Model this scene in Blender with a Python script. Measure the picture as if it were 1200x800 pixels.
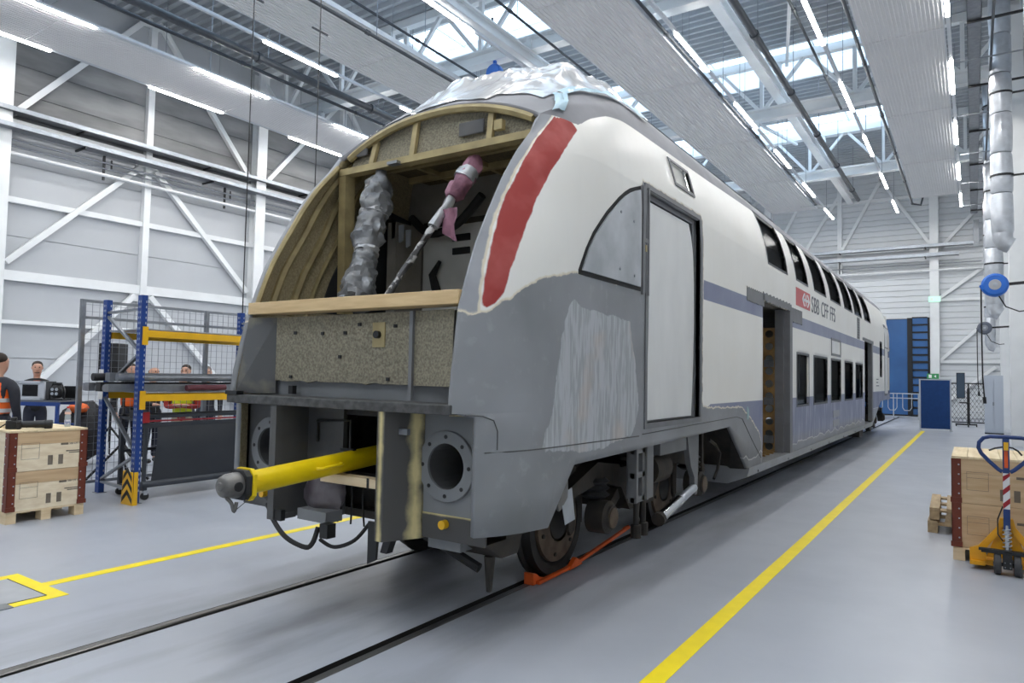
import bpy, math, random
from mathutils import Vector, Matrix, noise
import numpy as np
random.seed(7)
for o in list(bpy.data.objects): bpy.data.objects.remove(o)
scene = bpy.context.scene
COL = scene.collection
# ---------------------------------------------------------------- camera
CAMZ = 1.745
yaw, pitch, roll = .588255, .0487259, .0189873
_cy, _sy = math.cos(yaw), math.sin(yaw)
_f = Vector((-_sy*math.cos(pitch), _cy*math.cos(pitch), math.sin(pitch)))
_r0 = Vector((_cy, _sy, 0)); _u0 = _r0.cross(_f)
_r = math.cos(roll)*_r0 + math.sin(roll)*_u0
_u = -math.sin(roll)*_r0 + math.cos(roll)*_u0
cam_data = bpy.data.cameras.new('camera'); cam = bpy.data.objects.new('camera', cam_data); COL.objects.link(cam)
M = Matrix.Identity(4)
for i in range(3):
    M[i][0], M[i][1], M[i][2] = _r[i], _u[i], -_f[i]
M[2][3] = CAMZ
cam.matrix_world = M
cam_data.sensor_width = 36; cam_data.lens = 811.56/1200*36; cam_data.clip_start = .05; cam_data.clip_end = 300
scene.camera = cam
def in_frame(pts):
    """True when any of the points falls inside the photograph"""
    for p in pts:
        d = Vector(p)-Vector((0,0,CAMZ)); z = d.dot(_f)
        if z > .05 and 0 <= 600+811.56*d.dot(_r)/z <= 1200 and 0 <= 400-811.56*d.dot(_u)/z <= 800: return True
    return False
# ---------------------------------------------------------------- world and exposure
world = bpy.data.worlds.new('sky'); scene.world = world; world.use_nodes = True
bg = world.node_tree.nodes['Background']; bg.inputs[0].default_value = (.72, .86, 1, 1); bg.inputs[1].default_value = 4.5
vs = scene.view_settings
vs.view_transform = 'Standard'; vs.look = 'None'; vs.gamma = 1; vs.use_curve_mapping = False; vs.exposure = 0.12
LAMP_STRENGTH = 34.0      # visible glow of the lamp strips
LAMP_WATT = 38.0          # light of one lamp strip
cy = scene.cycles
cy.max_bounces = 8; cy.diffuse_bounces = 5; cy.glossy_bounces = 4; cy.transparent_max_bounces = 8; cy.caustics_reflective = False; cy.caustics_refractive = False
cy.sample_clamp_indirect = 4.0; cy.blur_glossy = 1.0
# skylight bays: (y0, y1); the hall roof is z = 13
SKY_X = (-17.0, -2.8)
SKY_Y = [(-5.8, -3.2), (1.8, 4.4), (9.2, 11.8), (16.7, 19.2), (24.1, 26.9), (31.4, 34.2)]
for a, b in SKY_Y:
    nm = 'skylight_portal' if in_frame([(SKY_X[0]+(SKY_X[1]-SKY_X[0])*i/20, a+(b-a)*j/4, 13.6) for i in range(21) for j in range(5)]) else 'skylight_portal_offscreen'
    L = bpy.data.lights.new(nm, 'AREA'); L.shape = 'RECTANGLE'; L.size = SKY_X[1]-SKY_X[0]; L.size_y = b-a
    L.cycles.is_portal = True
    o = bpy.data.objects.new(nm, L); COL.objects.link(o); o.location = ((SKY_X[0]+SKY_X[1])/2, (a+b)/2, 13.75)
# ---------------------------------------------------------------- helpers
class MB:
    def __init__(s): s.v = []; s.f = []; s.m = []; s.mi = 0
    def add(s, vs, fs):
        n = len(s.v); s.v += [tuple(p) for p in vs]
        for f in fs: s.f.append(tuple(i+n for i in f)); s.m.append(s.mi)
        return s
    def box(s, x0, x1, y0, y1, z0, z1):
        return s.add([(x0,y0,z0),(x1,y0,z0),(x1,y1,z0),(x0,y1,z0),(x0,y0,z1),(x1,y0,z1),(x1,y1,z1),(x0,y1,z1)],
                     [(0,3,2,1),(4,5,6,7),(0,1,5,4),(1,2,6,5),(2,3,7,6),(3,0,4,7)])
    def bar(s, p, q, w, h=None, up=(0,0,1)):
        p = Vector(p); q = Vector(q); d = (q-p).normalized(); h = h or w
        a = d.cross(Vector(up))
        if a.length < 1e-4: a = d.cross(Vector((1,0,0)))
        a.normalize(); b = a.cross(d)
        vs = [c + a*(w/2*i) + b*(h/2*j) for c in (p, q) for i, j in ((-1,-1),(1,-1),(1,1),(-1,1))]
        return s.add(vs, [(0,1,2,3),(7,6,5,4),(0,4,5,1),(1,5,6,2),(2,6,7,3),(3,7,4,0)])
    def tube(s, pts, r, n=8, caps=True):
        pts = [Vector(p) for p in pts]; rr = r if isinstance(r, (list, tuple)) else [r]*len(pts)
        vs = []; fs = []; a = None
        for i, p in enumerate(pts):
            d = (pts[min(i+1, len(pts)-1)] - pts[max(i-1, 0)]).normalized()
            if a is None:
                a = d.cross(Vector((0,0,1)))
                if a.length < 1e-3: a = d.cross(Vector((1,0,0)))
            a = (a - d*a.dot(d)).normalized(); b = d.cross(a)
            for k in range(n):
                t = 2*math.pi*k/n; vs.append(p + (a*math.cos(t) + b*math.sin(t))*rr[i])
        for i in range(len(pts)-1):
            for k in range(n):
                k2 = (k+1) % n; fs.append((i*n+k, i*n+k2, (i+1)*n+k2, (i+1)*n+k))
        if caps: fs.append(tuple(range(n-1, -1, -1))); fs.append(tuple((len(pts)-1)*n+k for k in range(n)))
        return s.add(vs, fs)
    def hose(s, pts, r, n=8, k=6):
        P = [Vector(p) for p in pts]; out = []
        for i in range(len(P)-1):
            a, b, c, d = P[max(i-1,0)], P[i], P[i+1], P[min(i+2,len(P)-1)]
            for j in range(k):
                t = j/k; out.append(.5*((2*b)+(c-a)*t+(2*a-5*b+4*c-d)*t*t+(3*b-a-3*c+d)*t**3))
        return s.tube(out+[P[-1]], r, n)
    def cyl(s, p, q, r, n=16, r2=None): return s.tube([p, q], [r, r if r2 is None else r2], n)
    def lathe(s, prof, o, ax=(0,0,1), n=20):
        """prof: (radius, along) pairs round the axis ax through o"""
        ax = Vector(ax).normalized(); a = ax.cross(Vector((0,0,1)))
        if a.length < 1e-3: a = ax.cross(Vector((1,0,0)))
        a.normalize(); b = ax.cross(a); o = Vector(o); vs = []; fs = []
        for r, h in prof:
            for k in range(n):
                t = 2*math.pi*k/n; vs.append(o + ax*h + (a*math.cos(t) + b*math.sin(t))*max(r, 1e-4))
        for i in range(len(prof)-1):
            for k in range(n):
                k2 = (k+1) % n; fs.append((i*n+k, i*n+k2, (i+1)*n+k2, (i+1)*n+k))
        return s.add(vs, fs)
    def prism(s, poly, ax, a, b):
        """extrude a 2D polygon along axis ax ('x','y','z') from a to b; the polygon gives the two other coordinates in order"""
        n = len(poly)
        def P(u, w, t): return (t,u,w) if ax == 'x' else (u,t,w) if ax == 'y' else (u,w,t)
        vs = [P(u,w,a) for u,w in poly] + [P(u,w,b) for u,w in poly]
        fs = [tuple(range(n)), tuple(range(2*n-1, n-1, -1))] + [(i, i+n, (i+1)%n+n, (i+1)%n) for i in range(n)]
        return s.add(vs, fs)
    def ball(s, c, r, n=12, sc=(1,1,1)):
        pr = [(math.sin(math.pi*i/8), -math.cos(math.pi*i/8)) for i in range(9)]
        m = MB(); m.lathe(pr, (0,0,0), (0,0,1), n)
        return s.add([(c[0]+p[0]*r*sc[0], c[1]+p[1]*r*sc[1], c[2]+p[2]*r*sc[2]) for p in m.v], m.f)
    def holeplate(s, x0, x1, z0, z1, y, cx, cz, r, n=32, r2=None, y2=None):
        """plate in the plane y with a round hole"""
        vs = []; fs = []
        for k in range(n):
            t = 2*math.pi*k/n; c, q = math.cos(t), math.sin(t); vs.append((cx+r*c, y, cz+r*q))
            k1 = min([(x1-cx)/c if c > 1e-6 else 1e9, (x0-cx)/c if c < -1e-6 else 1e9, (z1-cz)/q if q > 1e-6 else 1e9, (z0-cz)/q if q < -1e-6 else 1e9])
            vs.append((cx+k1*c, y, cz+k1*q))
        for k in range(n):
            a = 2*k; b = 2*((k+1) % n); fs.append((a, a+1, b+1, b))
        cs = [(x1,z1),(x0,z1),(x0,z0),(x1,z0)]
        s.add(vs, fs)
        for j, (px, pz) in enumerate(cs):
            best = sorted(range(n), key=lambda k: abs(vs[2*k+1][0]-px)+abs(vs[2*k+1][2]-pz))[:2]
            a, b = vs[2*best[0]+1], vs[2*best[1]+1]; s.add([a, (px, y, pz), b], [(0,1,2)])
        return s
    def build(s, name, mat, parent=None, smooth=False, bevel=0, shift=None):
        me = bpy.data.meshes.new(name); sh = Vector(shift) if shift is not None else SHIFT.get(parent.name if parent else None, Vector((0,0,0)))
        me.from_pydata([(p[0]-sh.x, p[1]-sh.y, p[2]-sh.z) for p in s.v], [], s.f)
        for m in (mat if isinstance(mat, (list, tuple)) else [mat]): me.materials.append(m)
        if any(s.m): me.polygons.foreach_set('material_index', s.m)
        me.validate(); me.update()
        import bmesh as bm_
        b = bm_.new(); b.from_mesh(me); bm_.ops.recalc_face_normals(b, faces=b.faces); b.to_mesh(me); b.free()
        if smooth: me.shade_smooth(); me.set_sharp_from_angle(angle=math.radians(38))
        o = bpy.data.objects.new(name, me); COL.objects.link(o)
        if parent is not None: o.parent = parent; SHIFT[o.name] = sh
        if bevel:
            md = o.modifiers.new('bevel', 'BEVEL'); md.width = bevel; md.segments = 2; md.limit_method = 'ANGLE'
        return o
SHIFT = {}
def thing(name, label, cat, loc=(0,0,0), rotz=0, group=None, world=True):
    o = bpy.data.objects.new(name, None); COL.objects.link(o); o.empty_display_size = .2
    o.location = loc; o.rotation_euler = (0,0,rotz); o['label'] = label; o['category'] = cat
    if group: o['group'] = group
    SHIFT[o.name] = Vector(loc) if (world and not rotz) else Vector((0,0,0))
    return o
def tag(o, label, cat, group=None, kind=None):
    o['label'] = label
    if cat: o['category'] = cat
    if group: o['group'] = group
    if kind: o['kind'] = kind
    return o
def struct(o, label=None):
    o['kind'] = 'structure'
    if label: o['label'] = label
    return o
def clone(o, parent=None, loc=None, rotz=None, label=None):
    c = o.copy(); COL.objects.link(c)
    if parent is not None: c.parent = parent
    if loc is not None: c.location = loc
    if rotz is not None: c.rotation_euler = (0,0,rotz)
    if label: c['label'] = label
    for ch in list(o.children): clone(ch, c)
    return c
def part_copy(o, parent, loc=(0,0,0), rot=None, scale=None):
    c = o.copy(); COL.objects.link(c); c.parent = parent; c.location = loc
    if rot is not None: c.rotation_euler = rot
    if scale is not None: c.scale = scale
    return c
# ---------------------------------------------------------------- materials
def mat(name, col, rough=.5, metal=0, var=0, scale=4, bump=0, bscale=None, col2=None, spec=.5, alpha=1, emit=None, estr=0, trans=0, coat=0, stretch=None, contrast=(.35,.65)):
    m = bpy.data.materials.new(name); m.use_nodes = True; nt = m.node_tree; N = nt.nodes; b = N['Principled BSDF']
    c = tuple(col)+(1,); b.inputs['Base Color'].default_value = c; b.inputs['Roughness'].default_value = rough; b.inputs['Metallic'].default_value = metal
    b.inputs['Specular IOR Level'].default_value = spec; b.inputs['Alpha'].default_value = alpha
    b.inputs['Transmission Weight'].default_value = trans; b.inputs['Coat Weight'].default_value = coat
    if emit: b.inputs['Emission Color'].default_value = tuple(emit)+(1,); b.inputs['Emission Strength'].default_value = estr
    if var or bump or col2:
        tc = N.new('ShaderNodeTexCoord'); src = tc.outputs['Object']
        if stretch:
            mp = N.new('ShaderNodeMapping'); mp.inputs['Scale'].default_value = stretch; nt.links.new(src, mp.inputs[0]); src = mp.outputs[0]
        nz = N.new('ShaderNodeTexNoise'); nz.inputs['Scale'].default_value = scale; nz.inputs['Detail'].default_value = 5; nt.links.new(src, nz.inputs['Vector'])
        if var or col2:
            mr = N.new('ShaderNodeMapRange'); mr.inputs[1].default_value, mr.inputs[2].default_value = contrast; nt.links.new(nz.outputs[0], mr.inputs[0])
            mx = N.new('ShaderNodeMix'); mx.data_type = 'RGBA'; nt.links.new(mr.outputs[0], mx.inputs[0])
            c1 = tuple(x*(1-var) for x in col); c2 = col2 or tuple(min(1, x*(1+var)) for x in col)
            if col2: c1 = col
            mx.inputs[6].default_value = tuple(c1)+(1,); mx.inputs[7].default_value = tuple(c2)+(1,); nt.links.new(mx.outputs[2], b.inputs['Base Color'])
        if bump:
            nb = N.new('ShaderNodeTexNoise'); nb.inputs['Scale'].default_value = bscale or scale*6; nb.inputs['Detail'].default_value = 4; nt.links.new(src, nb.inputs['Vector'])
            bp = N.new('ShaderNodeBump'); bp.inputs['Strength'].default_value = bump; bp.inputs['Distance'].default_value = .01; nt.links.new(nb.outputs[0], bp.inputs['Height']); nt.links.new(bp.outputs[0], b.inputs['Normal'])
    return m
def rgb(r, g, b):
    f = lambda c: ((c/255+.055)/1.055)**2.4 if c > 10 else c/255/12.92
    return (f(r), f(g), f(b))
W_PAINT = mat('white_steel_paint', rgb(232,234,235), .45, var=.04, scale=1.5)
W_WALL = mat('white_wall_panel', rgb(182,185,189), .55, var=.03, scale=.6)
W_WALL2 = mat('ribbed_wall_sheet', rgb(212,215,218), .5, var=.03, scale=.6)
CONCRETE = mat('board_marked_concrete', rgb(104,105,107), .8, scale=.9, col2=rgb(150,150,151), bump=.25, bscale=14, stretch=(1,.35,1.6))
DECK = mat('galvanised_deck', rgb(178,182,187), .5, .05, var=.06, scale=1)
GALV = mat('galvanised_steel', rgb(140,144,150), .38, .7, var=.12, scale=8)
GALVW = mat('bright_zinc_tray', rgb(176,182,190), .4, .4, var=.08, scale=8)
PIPE_D = mat('dark_pipe_paint', rgb(58,62,68), .4, .2, var=.1, scale=5)
PIPE_W = mat('white_pipe_jacket', rgb(220,222,224), .3, .1, var=.04)
PANEL = mat('radiant_panel_white', rgb(226,226,226), .5, var=.02, scale=1)
LAMPM = mat('led_lamp', (1,1,1), .4, emit=(1,.985,.955), estr=LAMP_STRENGTH)
TRACK = mat('light_track_white', rgb(206,210,215), .4, var=.03)
YELLOW_LINE = mat('yellow_floor_paint', rgb(250,224,0), .45, var=.04, scale=6)
BLACK = mat('black_plastic', rgb(24,25,27), .45, var=.15, scale=10)
RUBBER = mat('black_rubber', rgb(30,30,31), .75, var=.15, scale=10)
DARKST = mat('dark_steel', rgb(52,52,54), .5, .5, var=.2, scale=6)
RAILST = mat('rail_steel', rgb(120,118,116), .35, .8, var=.2, scale=5, stretch=(1,.1,1))
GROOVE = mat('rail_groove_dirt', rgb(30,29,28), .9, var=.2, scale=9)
BLUE = mat('rack_blue', rgb(26,62,132), .4, .1, var=.08, scale=5)
YEL = mat('machine_yellow', rgb(226,174,26), .38, var=.06, scale=5)
TOWYEL = mat('tow_bar_yellow', rgb(238,206,14), .35, var=.06, scale=5)
JACKYEL = mat('jack_yellow', rgb(226,160,18), .4, var=.08, scale=6)
NAVY = mat('jack_blue', rgb(28,56,110), .4, var=.08, scale=6)
CHROME = mat('chrome', rgb(200,202,205), .15, 1)
CAST = mat('cast_iron', rgb(118,116,113), .42, .7, var=.25, scale=9, bump=.2, bscale=30)
WOOD = mat('pine_board', rgb(212,188,148), .7, scale=3.5, col2=rgb(232,212,178), bump=.1, bscale=20, stretch=(1,1,5), contrast=(.3,.7))
WOOD_Y = mat('pine_board_lengthwise', rgb(214,192,150), .7, scale=3.5, col2=rgb(236,218,184), bump=.1, bscale=20, stretch=(5,.6,5), contrast=(.3,.7))
WOOD_D = mat('weathered_pine', rgb(150,128,98), .8, scale=4, col2=rgb(182,160,126), bump=.15, bscale=20, stretch=(4,.6,4))
PLY = mat('pale_plywood', rgb(222,204,172), .7, scale=3, col2=rgb(238,224,196), stretch=(2,.6,6))
BROWN = mat('red_brown_steel', rgb(108,48,30), .5, .1, var=.12, scale=8)
INK = mat('stencil_ink', rgb(112,102,90), .8, var=.1)
ORANGE = mat('chock_orange', rgb(206,84,24), .45, var=.15, scale=10)
# ================================================================ the hall
X0, X1, Y0, Y1, ZR = -22.3, 1.3, -8.0, 41.5, 13.0
CX = -3.885; RAIL_N = CX+.75; RAIL_F = CX-.75
def floor_material():
    m = bpy.data.materials.new('epoxy_floor'); m.use_nodes = True; nt = m.node_tree; N = nt.nodes; L = nt.links; b = N['Principled BSDF']
    tc = N.new('ShaderNodeTexCoord'); sep = N.new('ShaderNodeSeparateXYZ'); L.new(tc.outputs['Object'], sep.inputs[0])
    def noise_(scale, det, mp=None, lo=.4, hi=.6):
        n = N.new('ShaderNodeTexNoise'); n.inputs['Scale'].default_value = scale; n.inputs['Detail'].default_value = det
        if mp:
            q = N.new('ShaderNodeMapping'); q.inputs['Scale'].default_value = mp; L.new(tc.outputs['Object'], q.inputs[0]); L.new(q.outputs[0], n.inputs['Vector'])
        else: L.new(tc.outputs['Object'], n.inputs['Vector'])
        r = N.new('ShaderNodeMapRange'); r.inputs[1].default_value = lo; r.inputs[2].default_value = hi; L.new(n.outputs[0], r.inputs[0]); return r.outputs[0]
    def math_(op, a, bb):
        q = N.new('ShaderNodeMath'); q.operation = op; q.use_clamp = False
        for i, x in enumerate((a, bb)):
            if isinstance(x, (int, float)): q.inputs[i].default_value = x
            else: L.new(x, q.inputs[i])
        return q.outputs[0]
    def mix(fac, a, c):
        q = N.new('ShaderNodeMix'); q.data_type = 'RGBA'; L.new(fac, q.inputs[0])
        for i, x in ((6, a), (7, c)):
            if isinstance(x, tuple): q.inputs[i].default_value = x+(1,)
            else: L.new(x, q.inputs[i])
        return q.outputs[2]
    base = mix(noise_(.7, 6, None, .3, .75), rgb(163,167,176), rgb(174,178,186))
    # soot and brake dust worn into the track bed
    dist = math_('ABSOLUTE', math_('SUBTRACT', sep.outputs[0], CX), 0)
    bed = N.new('ShaderNodeMapRange'); bed.inputs[1].default_value = 2.0; bed.inputs[2].default_value = 1.0; L.new(dist, bed.inputs[0])
    dirt = math_('MULTIPLY', bed.outputs[0], math_('MULTIPLY', noise_(1.1, 6, (1.6,.35,1), .46, .70), .6))
    col = mix(dirt, base, rgb(104,102,100))
    L.new(col, b.inputs['Base Color'])
    ro = math_('ADD', math_('MULTIPLY', noise_(2.5, 4, None, .3, .7), .08), .31); L.new(math_('ADD', ro, math_('MULTIPLY', dirt, .25)), b.inputs['Roughness'])
    nb = N.new('ShaderNodeTexNoise'); nb.inputs['Scale'].default_value = 3; L.new(tc.outputs['Object'], nb.inputs['Vector'])
    bp = N.new('ShaderNodeBump'); bp.inputs['Strength'].default_value = .05; bp.inputs['Distance'].default_value = .05; L.new(nb.outputs[0], bp.inputs['Height']); L.new(bp.outputs[0], b.inputs['Normal'])
    return m
FLOORM = floor_material()
fl = MB()
# slots for the two rails: rail head .07 wide with a .05 flange groove on the gauge side
slots = [(RAIL_F-.035, RAIL_F+.09), (RAIL_N-.09, RAIL_N+.035)]
xs = [X0-.5, slots[0][0], slots[0][1], slots[1][0], slots[1][1], X1+.5]
for a, b in ((0,1),(2,3),(4,5)): fl.add([(xs[a],Y0-.5,0),(xs[b],Y0-.5,0),(xs[b],Y1+.5,0),(xs[a],Y1+.5,0)], [(0,1,2,3)])
fl.mi = 1
for a, b in slots: fl.add([(a,Y0-.5,0),(a,Y0-.5,-.09),(b,Y0-.5,-.09),(b,Y0-.5,0),(a,Y1+.5,0),(a,Y1+.5,-.09),(b,Y1+.5,-.09),(b,Y1+.5,0)], [(0,1,5,4),(1,2,6,5),(2,3,7,6)])
floor = struct(fl.build('floor', [FLOORM, GROOVE]), 'light grey glossy epoxy floor of the hall')
for x, s, nm in ((RAIL_F, 1, 'dark steel rail sunk in the floor under the wheels farther from the right yellow line'), (RAIL_N, -1, 'dark steel rail sunk in the floor beside the orange wheel chock')):
    m = MB(); m.prism([(x-.035,-.088),(x+.035,-.088),(x+.035,-.006),(x+.026,.0015),(x-.026,.0015),(x-.035,-.006)], 'y', Y0, Y1-.3)
    o = tag(m.build('rail', RAILST), nm, 'rail', 'rails of the track')
def mark(x0, x1, y0, y1): return MB().box(x0, x1, y0, y1, .0005, .0025).build('floor_marking', YELLOW_LINE, floor)
mark(-1.615, -1.495, Y0, 29.4); mark(-6.27, -6.15, 2.635, 37)
MB().box(-6.71,-5.80,2.52,2.635,.0005,.0025).build('floor_marking', YELLOW_LINE, floor)
mark(-5.905,-5.80,2.26,2.52); mark(-6.715,-6.60,-.5,2.52)
MB().box(-6.60,-5.905,1.2,2.52,.0006,.004).build('floor_hatch', mat('hatch_lid', rgb(166,168,172), .5, .1, var=.08, scale=4), floor)
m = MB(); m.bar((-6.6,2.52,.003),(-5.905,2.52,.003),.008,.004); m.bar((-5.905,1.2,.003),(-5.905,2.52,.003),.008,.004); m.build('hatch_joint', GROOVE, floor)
m = MB().box(-5.93,-5.79,1.3,2.26,.0007,.006); m.build('hatch_hinge_plate', GALV, floor)
# ---------------------------------------------------------------- walls
def shell(name, x0, x1, y0, y1, z0, z1, m_): return struct(MB().box(x0,x1,y0,y1,z0,z1).build(name, m_))
wl = shell('wall_left', X0-.3, X0-.02, Y0-.3, Y1+.3, 0, ZR+.9, W_WALL); wl['label'] = 'long white hall wall with concrete band, columns and braces'
wr = shell('wall_right', X1+.02, X1+.3, Y0-.3, Y1+.3, 0, ZR+.9, W_WALL2); wr['label'] = 'white side wall carrying foil ducts and blue reel'
wb = shell('wall_back', X0-.3, X1+.3, Y1+.02, Y1+.3, 0, ZR+.9, W_WALL2); wb['label'] = 'white ribbed end wall of the hall'
wf = shell('wall_front', X0-.3, X1+.3, Y0-.3, Y0-.02, 0, ZR+.9, W_WALL2)
cols_main = [-.5, 7.7, 15.9, 24.1, 32.3, 40.5]; cols_sec = [3.6, 11.8, 20, 28.2, 36.4]
allc = sorted(cols_main+cols_sec)
proto = MB().prism([(-.0,-.2),(.05,-.2),(.05,-.03),(.35,-.03),(.35,-.2),(.40,-.2),(.40,.2),(.35,.2),(.35,.03),(.05,.03),(.05,.2),(0,.2)], 'z', 0, ZR-.2).build('column', W_PAINT, wl); proto.location = (X0, cols_main[0], 0)
for y in cols_main[1:]: part_copy(proto, wl, (X0, y, 0))
p2_ = MB().prism([(0,-.1),(.22,-.1),(.22,.1),(0,.1)], 'z', 0, ZR-.2).build('column', W_PAINT, wl); p2_.location = (X0, cols_sec[0], 0)
for y in cols_sec[1:]: part_copy(p2_, wl, (X0, y, 0))
# white cladding panels below, board-marked concrete panels above, white panels under the roof
rows = [(0,.95,0),(.97,1.95,0),(1.97,2.95,0),(2.97,4.1,0),(4.4,5.35,0),(5.37,6.35,0),(6.37,7.4,0),(7.42,8.35,0),(8.62,9.4,1),(9.415,10.2,1),(10.215,11.0,1),(11.015,11.8,1),(11.9,12.9,2)]
for za, zb, k in rows:
    pr = None
    for i in range(len(allc)-1):
        ya, yb = allc[i]+.02, allc[i+1]-.02; L_ = yb-ya
        dep = .03 if k == 0 else .05
        pr = MB().box(0, dep, 0, L_, 0, zb-za).build('concrete_panel' if k == 1 else 'wall_panel', CONCRETE if k == 1 else W_WALL, wl, bevel=0)
        pr.location = (X0-.02+(random.uniform(0,.006)), ya, za)
for z, h in ((4.25,.28),(8.48,.26),(2.96,.10),(6.36,.16),(11.85,.12)):
    MB().box(X0, X0+.16, Y0, Y1, z-h/2, z+h/2).build('girt', W_PAINT, wl)
def inv_v(yc, half, z0, z1, w=.16):
    for s in (-1, 1):
        MB().bar((X0+.14, yc+s*half, z0), (X0+.14, yc+s*.25, z1), w, .16, up=(1,0,0)).build('brace', W_PAINT, wl)
    m = MB().box(X0+.05, X0+.10, yc-.35, yc+.35, z1-.18, z1+.16); m.build('gusset_plate', W_PAINT, wl)
for yc in (3.6, 11.8, 20, 28.2):
    inv_v(yc, 3.8, .3, 4.05); inv_v(yc, 3.8, 4.6, 8.15); inv_v(yc, 3.8, 8.75, 13.0)
# cable trays and pipes along the left wall
def tray(name, label, xa, xb, z, y0, y1, wallx=X0):
    t = thing(name, label, 'cable tray', ((xa+xb)/2, (y0+y1)/2, z))
    m = MB(); m.box(xa, xb, y0, y1, z, z+.012); m.build('tray_bottom', DARKST if 0 else GALV, t)
    m = MB(); m.box(xb-.012, xb, y0, y1, z, z+.13); m.build('side_rail', GALVW, t)
    m = MB(); m.box(xa, xa+.012, y0, y1, z, z+.13); m.build('side_rail', GALVW, t)
    y = y0+1
    while y < y1:
        MB().bar((wallx, y, z-.03), (xb if wallx < -5 else xa, y, z-.03), .05, .05).build('bracket', DARKST, t); y += 4.1
    return t
tray('cable_tray', 'upper zinc cable tray below the concrete band of the left wall', X0+.12, X0+.52, 8.72, Y0+.3, Y1-1.2)
tray('cable_tray', 'lower zinc cable tray just above the wall pipes', X0+.22, X0+.66, 8.22, Y0+.3, Y1-1.2)
for i, (z, r, mm, lab) in enumerate(((7.98,.028,GALV,'thin grey pipe under the lower cable tray, topmost of three'), (7.80,.024,GALV,'thin grey pipe between two other pipes along the concrete-banded wall'), (7.60,.055,PIPE_W,'thick white pipe along the concrete-banded wall under two thin pipes'))):
    t = thing('wall_pipe', lab, 'pipe', (X0+.3, 15, z)); MB().cyl((X0+.3, Y0+.3, z), (X0+.3, Y1-.5, z), r, 10).build('pipe', mm, t, smooth=True)
    y = 2.2
    while y < 40 and i == 0:
        MB().bar((X0+.26, y, 7.45), (X0+.26, y, 8.2), .06, .05).build('pipe_bracket', DARKST, t); MB().bar((X0+.26, y+.22, 7.85), (X0+.26, y+.22, 8.12), .04, .04).build('pipe_clip', DARKST, t); y += 4.1
# ---------------------------------------------------------------- back wall: ribs, columns, braces, trays, glazing
pr = None
for k in range(44):
    z = .02+k*.297
    for xa, xb in (((-21.9, -6.9), (-1.82, 1.3)) if z < 4.9 else ((-21.9, 1.3),)):
        MB().prism([(0,0),(.03,.03),(.03,.26),(0,.29)], 'x', xa, xb).build('wall_sheet', W_WALL2, wb).location = (0, Y1-.0, z)
for o in wb.children:
    o.data.transform(Matrix.Scale(-1, 4, (0,1,0)))
bc = MB().box(-.2,.2,-.35,0,0,ZR-.2).build('column', W_PAINT, wb); bc.location = (-1.62, Y1, 0)
for x in (-9.8, -18): part_copy(bc, wb, (x, Y1, 0))
b2 = MB().box(-.11,.11,-.2,0,5.3,ZR-.2).build('column', W_PAINT, wb); b2.location = (-6.05, Y1, 0); part_copy(b2, wb, (-13.9, Y1, 0))
for (xa,za),(xb,zb) in (((-7.9,8.9),(-6.1,11.9)),((-5.95,8.9),(-3.9,12.8)),((-1.8,8.9),(-4.2,12.8)),((-1.4,8.6),(.9,11.3)),((-1.4,6.1),(.9,7.9)),((-1.4,2.9),(.9,5.2)),((-1.4,.6),(.9,2.6)),((-9.6,8.9),(-8.0,11.9)),((-9.8,12.8),(-13.9,8.9)),((-18,8.9),(-13.9,12.8))):
    MB().bar((xa,Y1-.12,za),(xb,Y1-.12,zb),.15,.14,up=(0,1,0)).build('brace', W_PAINT, wb)
for xa, xb, z in ((-1.4,1.3,6.0),(-1.4,1.3,2.85),(-9.6,-1.8,11.5)): MB().bar((xa,Y1-.1,z),(xb,Y1-.1,z),.12,.14,up=(0,0,1)).build('girt', W_PAINT, wb)
t = thing('cable_tray', 'zinc cable tray across the end wall above another tray', 'cable tray', (-8, Y1-.3, 8.75)); MB().box(-21.5,.05,Y1-.55,Y1-.2,8.7,8.72).build('tray_bottom', GALV, t); MB().box(-21.5,.05,Y1-.56,Y1-.55,8.7,8.85).build('side_rail', GALVW, t)
for x in (-14,-10,-6,-2): MB().bar((x,Y1-.05,8.68),(x,Y1-.6,8.68),.05,.05).build('bracket', DARKST, t)
t = thing('cable_tray', 'zinc cable tray across the end wall just under another tray', 'cable tray', (-8, Y1-.4, 8.2)); MB().box(-21.5,-.55,Y1-.7,Y1-.3,8.2,8.22).build('tray_bottom', GALV, t); MB().box(-21.5,-.55,Y1-.71,Y1-.7,8.2,8.36).build('side_rail', GALVW, t)
for x in (-14,-10,-6,-2): MB().bar((x,Y1-.05,8.18),(x,Y1-.75,8.18),.05,.05).build('bracket', DARKST, t)
for z, r, mm, lab in ((7.52,.07,PIPE_W,'thick white pipe crossing the end wall'),(7.85,.03,GALV,'thin grey pipe crossing the end wall above the thick white pipe')):
    t = thing('wall_pipe', lab, 'pipe', (-8,Y1-.3,z)); MB().cyl((-21.5,Y1-.3,z),(.4,Y1-.3,z),r,10).build('pipe', mm, t, smooth=True)
    if r < .05:
        for x in (-14,-10,-6.05): MB().bar((x,Y1-.2,7.45),(x,Y1-.2,8.2),.05,.05).build('pipe_bracket', DARKST, t)
FRAMEB = mat('black_window_frame', rgb(28,30,34), .4, .2)
GLASSB = mat('blue_film_glass', rgb(58,98,150), .12, var=.15, scale=.6)
w1 = struct(MB().box(-6.9,-1.86,Y1-.02,Y1+.0,0,5.12).build('window_1', FRAMEB), 'tall blue glazed gate with black barred sash in the end wall')
MB().box(-6.86,-2.86,Y1-.06,Y1-.03,.1,5.05).build('pane', GLASSB, w1)
for i in range(13):
    z = .12+i*.39; MB().box(-2.62,-1.92,Y1-.06,Y1-.03,z,z+.34).build('pane', GLASSB, w1)
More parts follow.
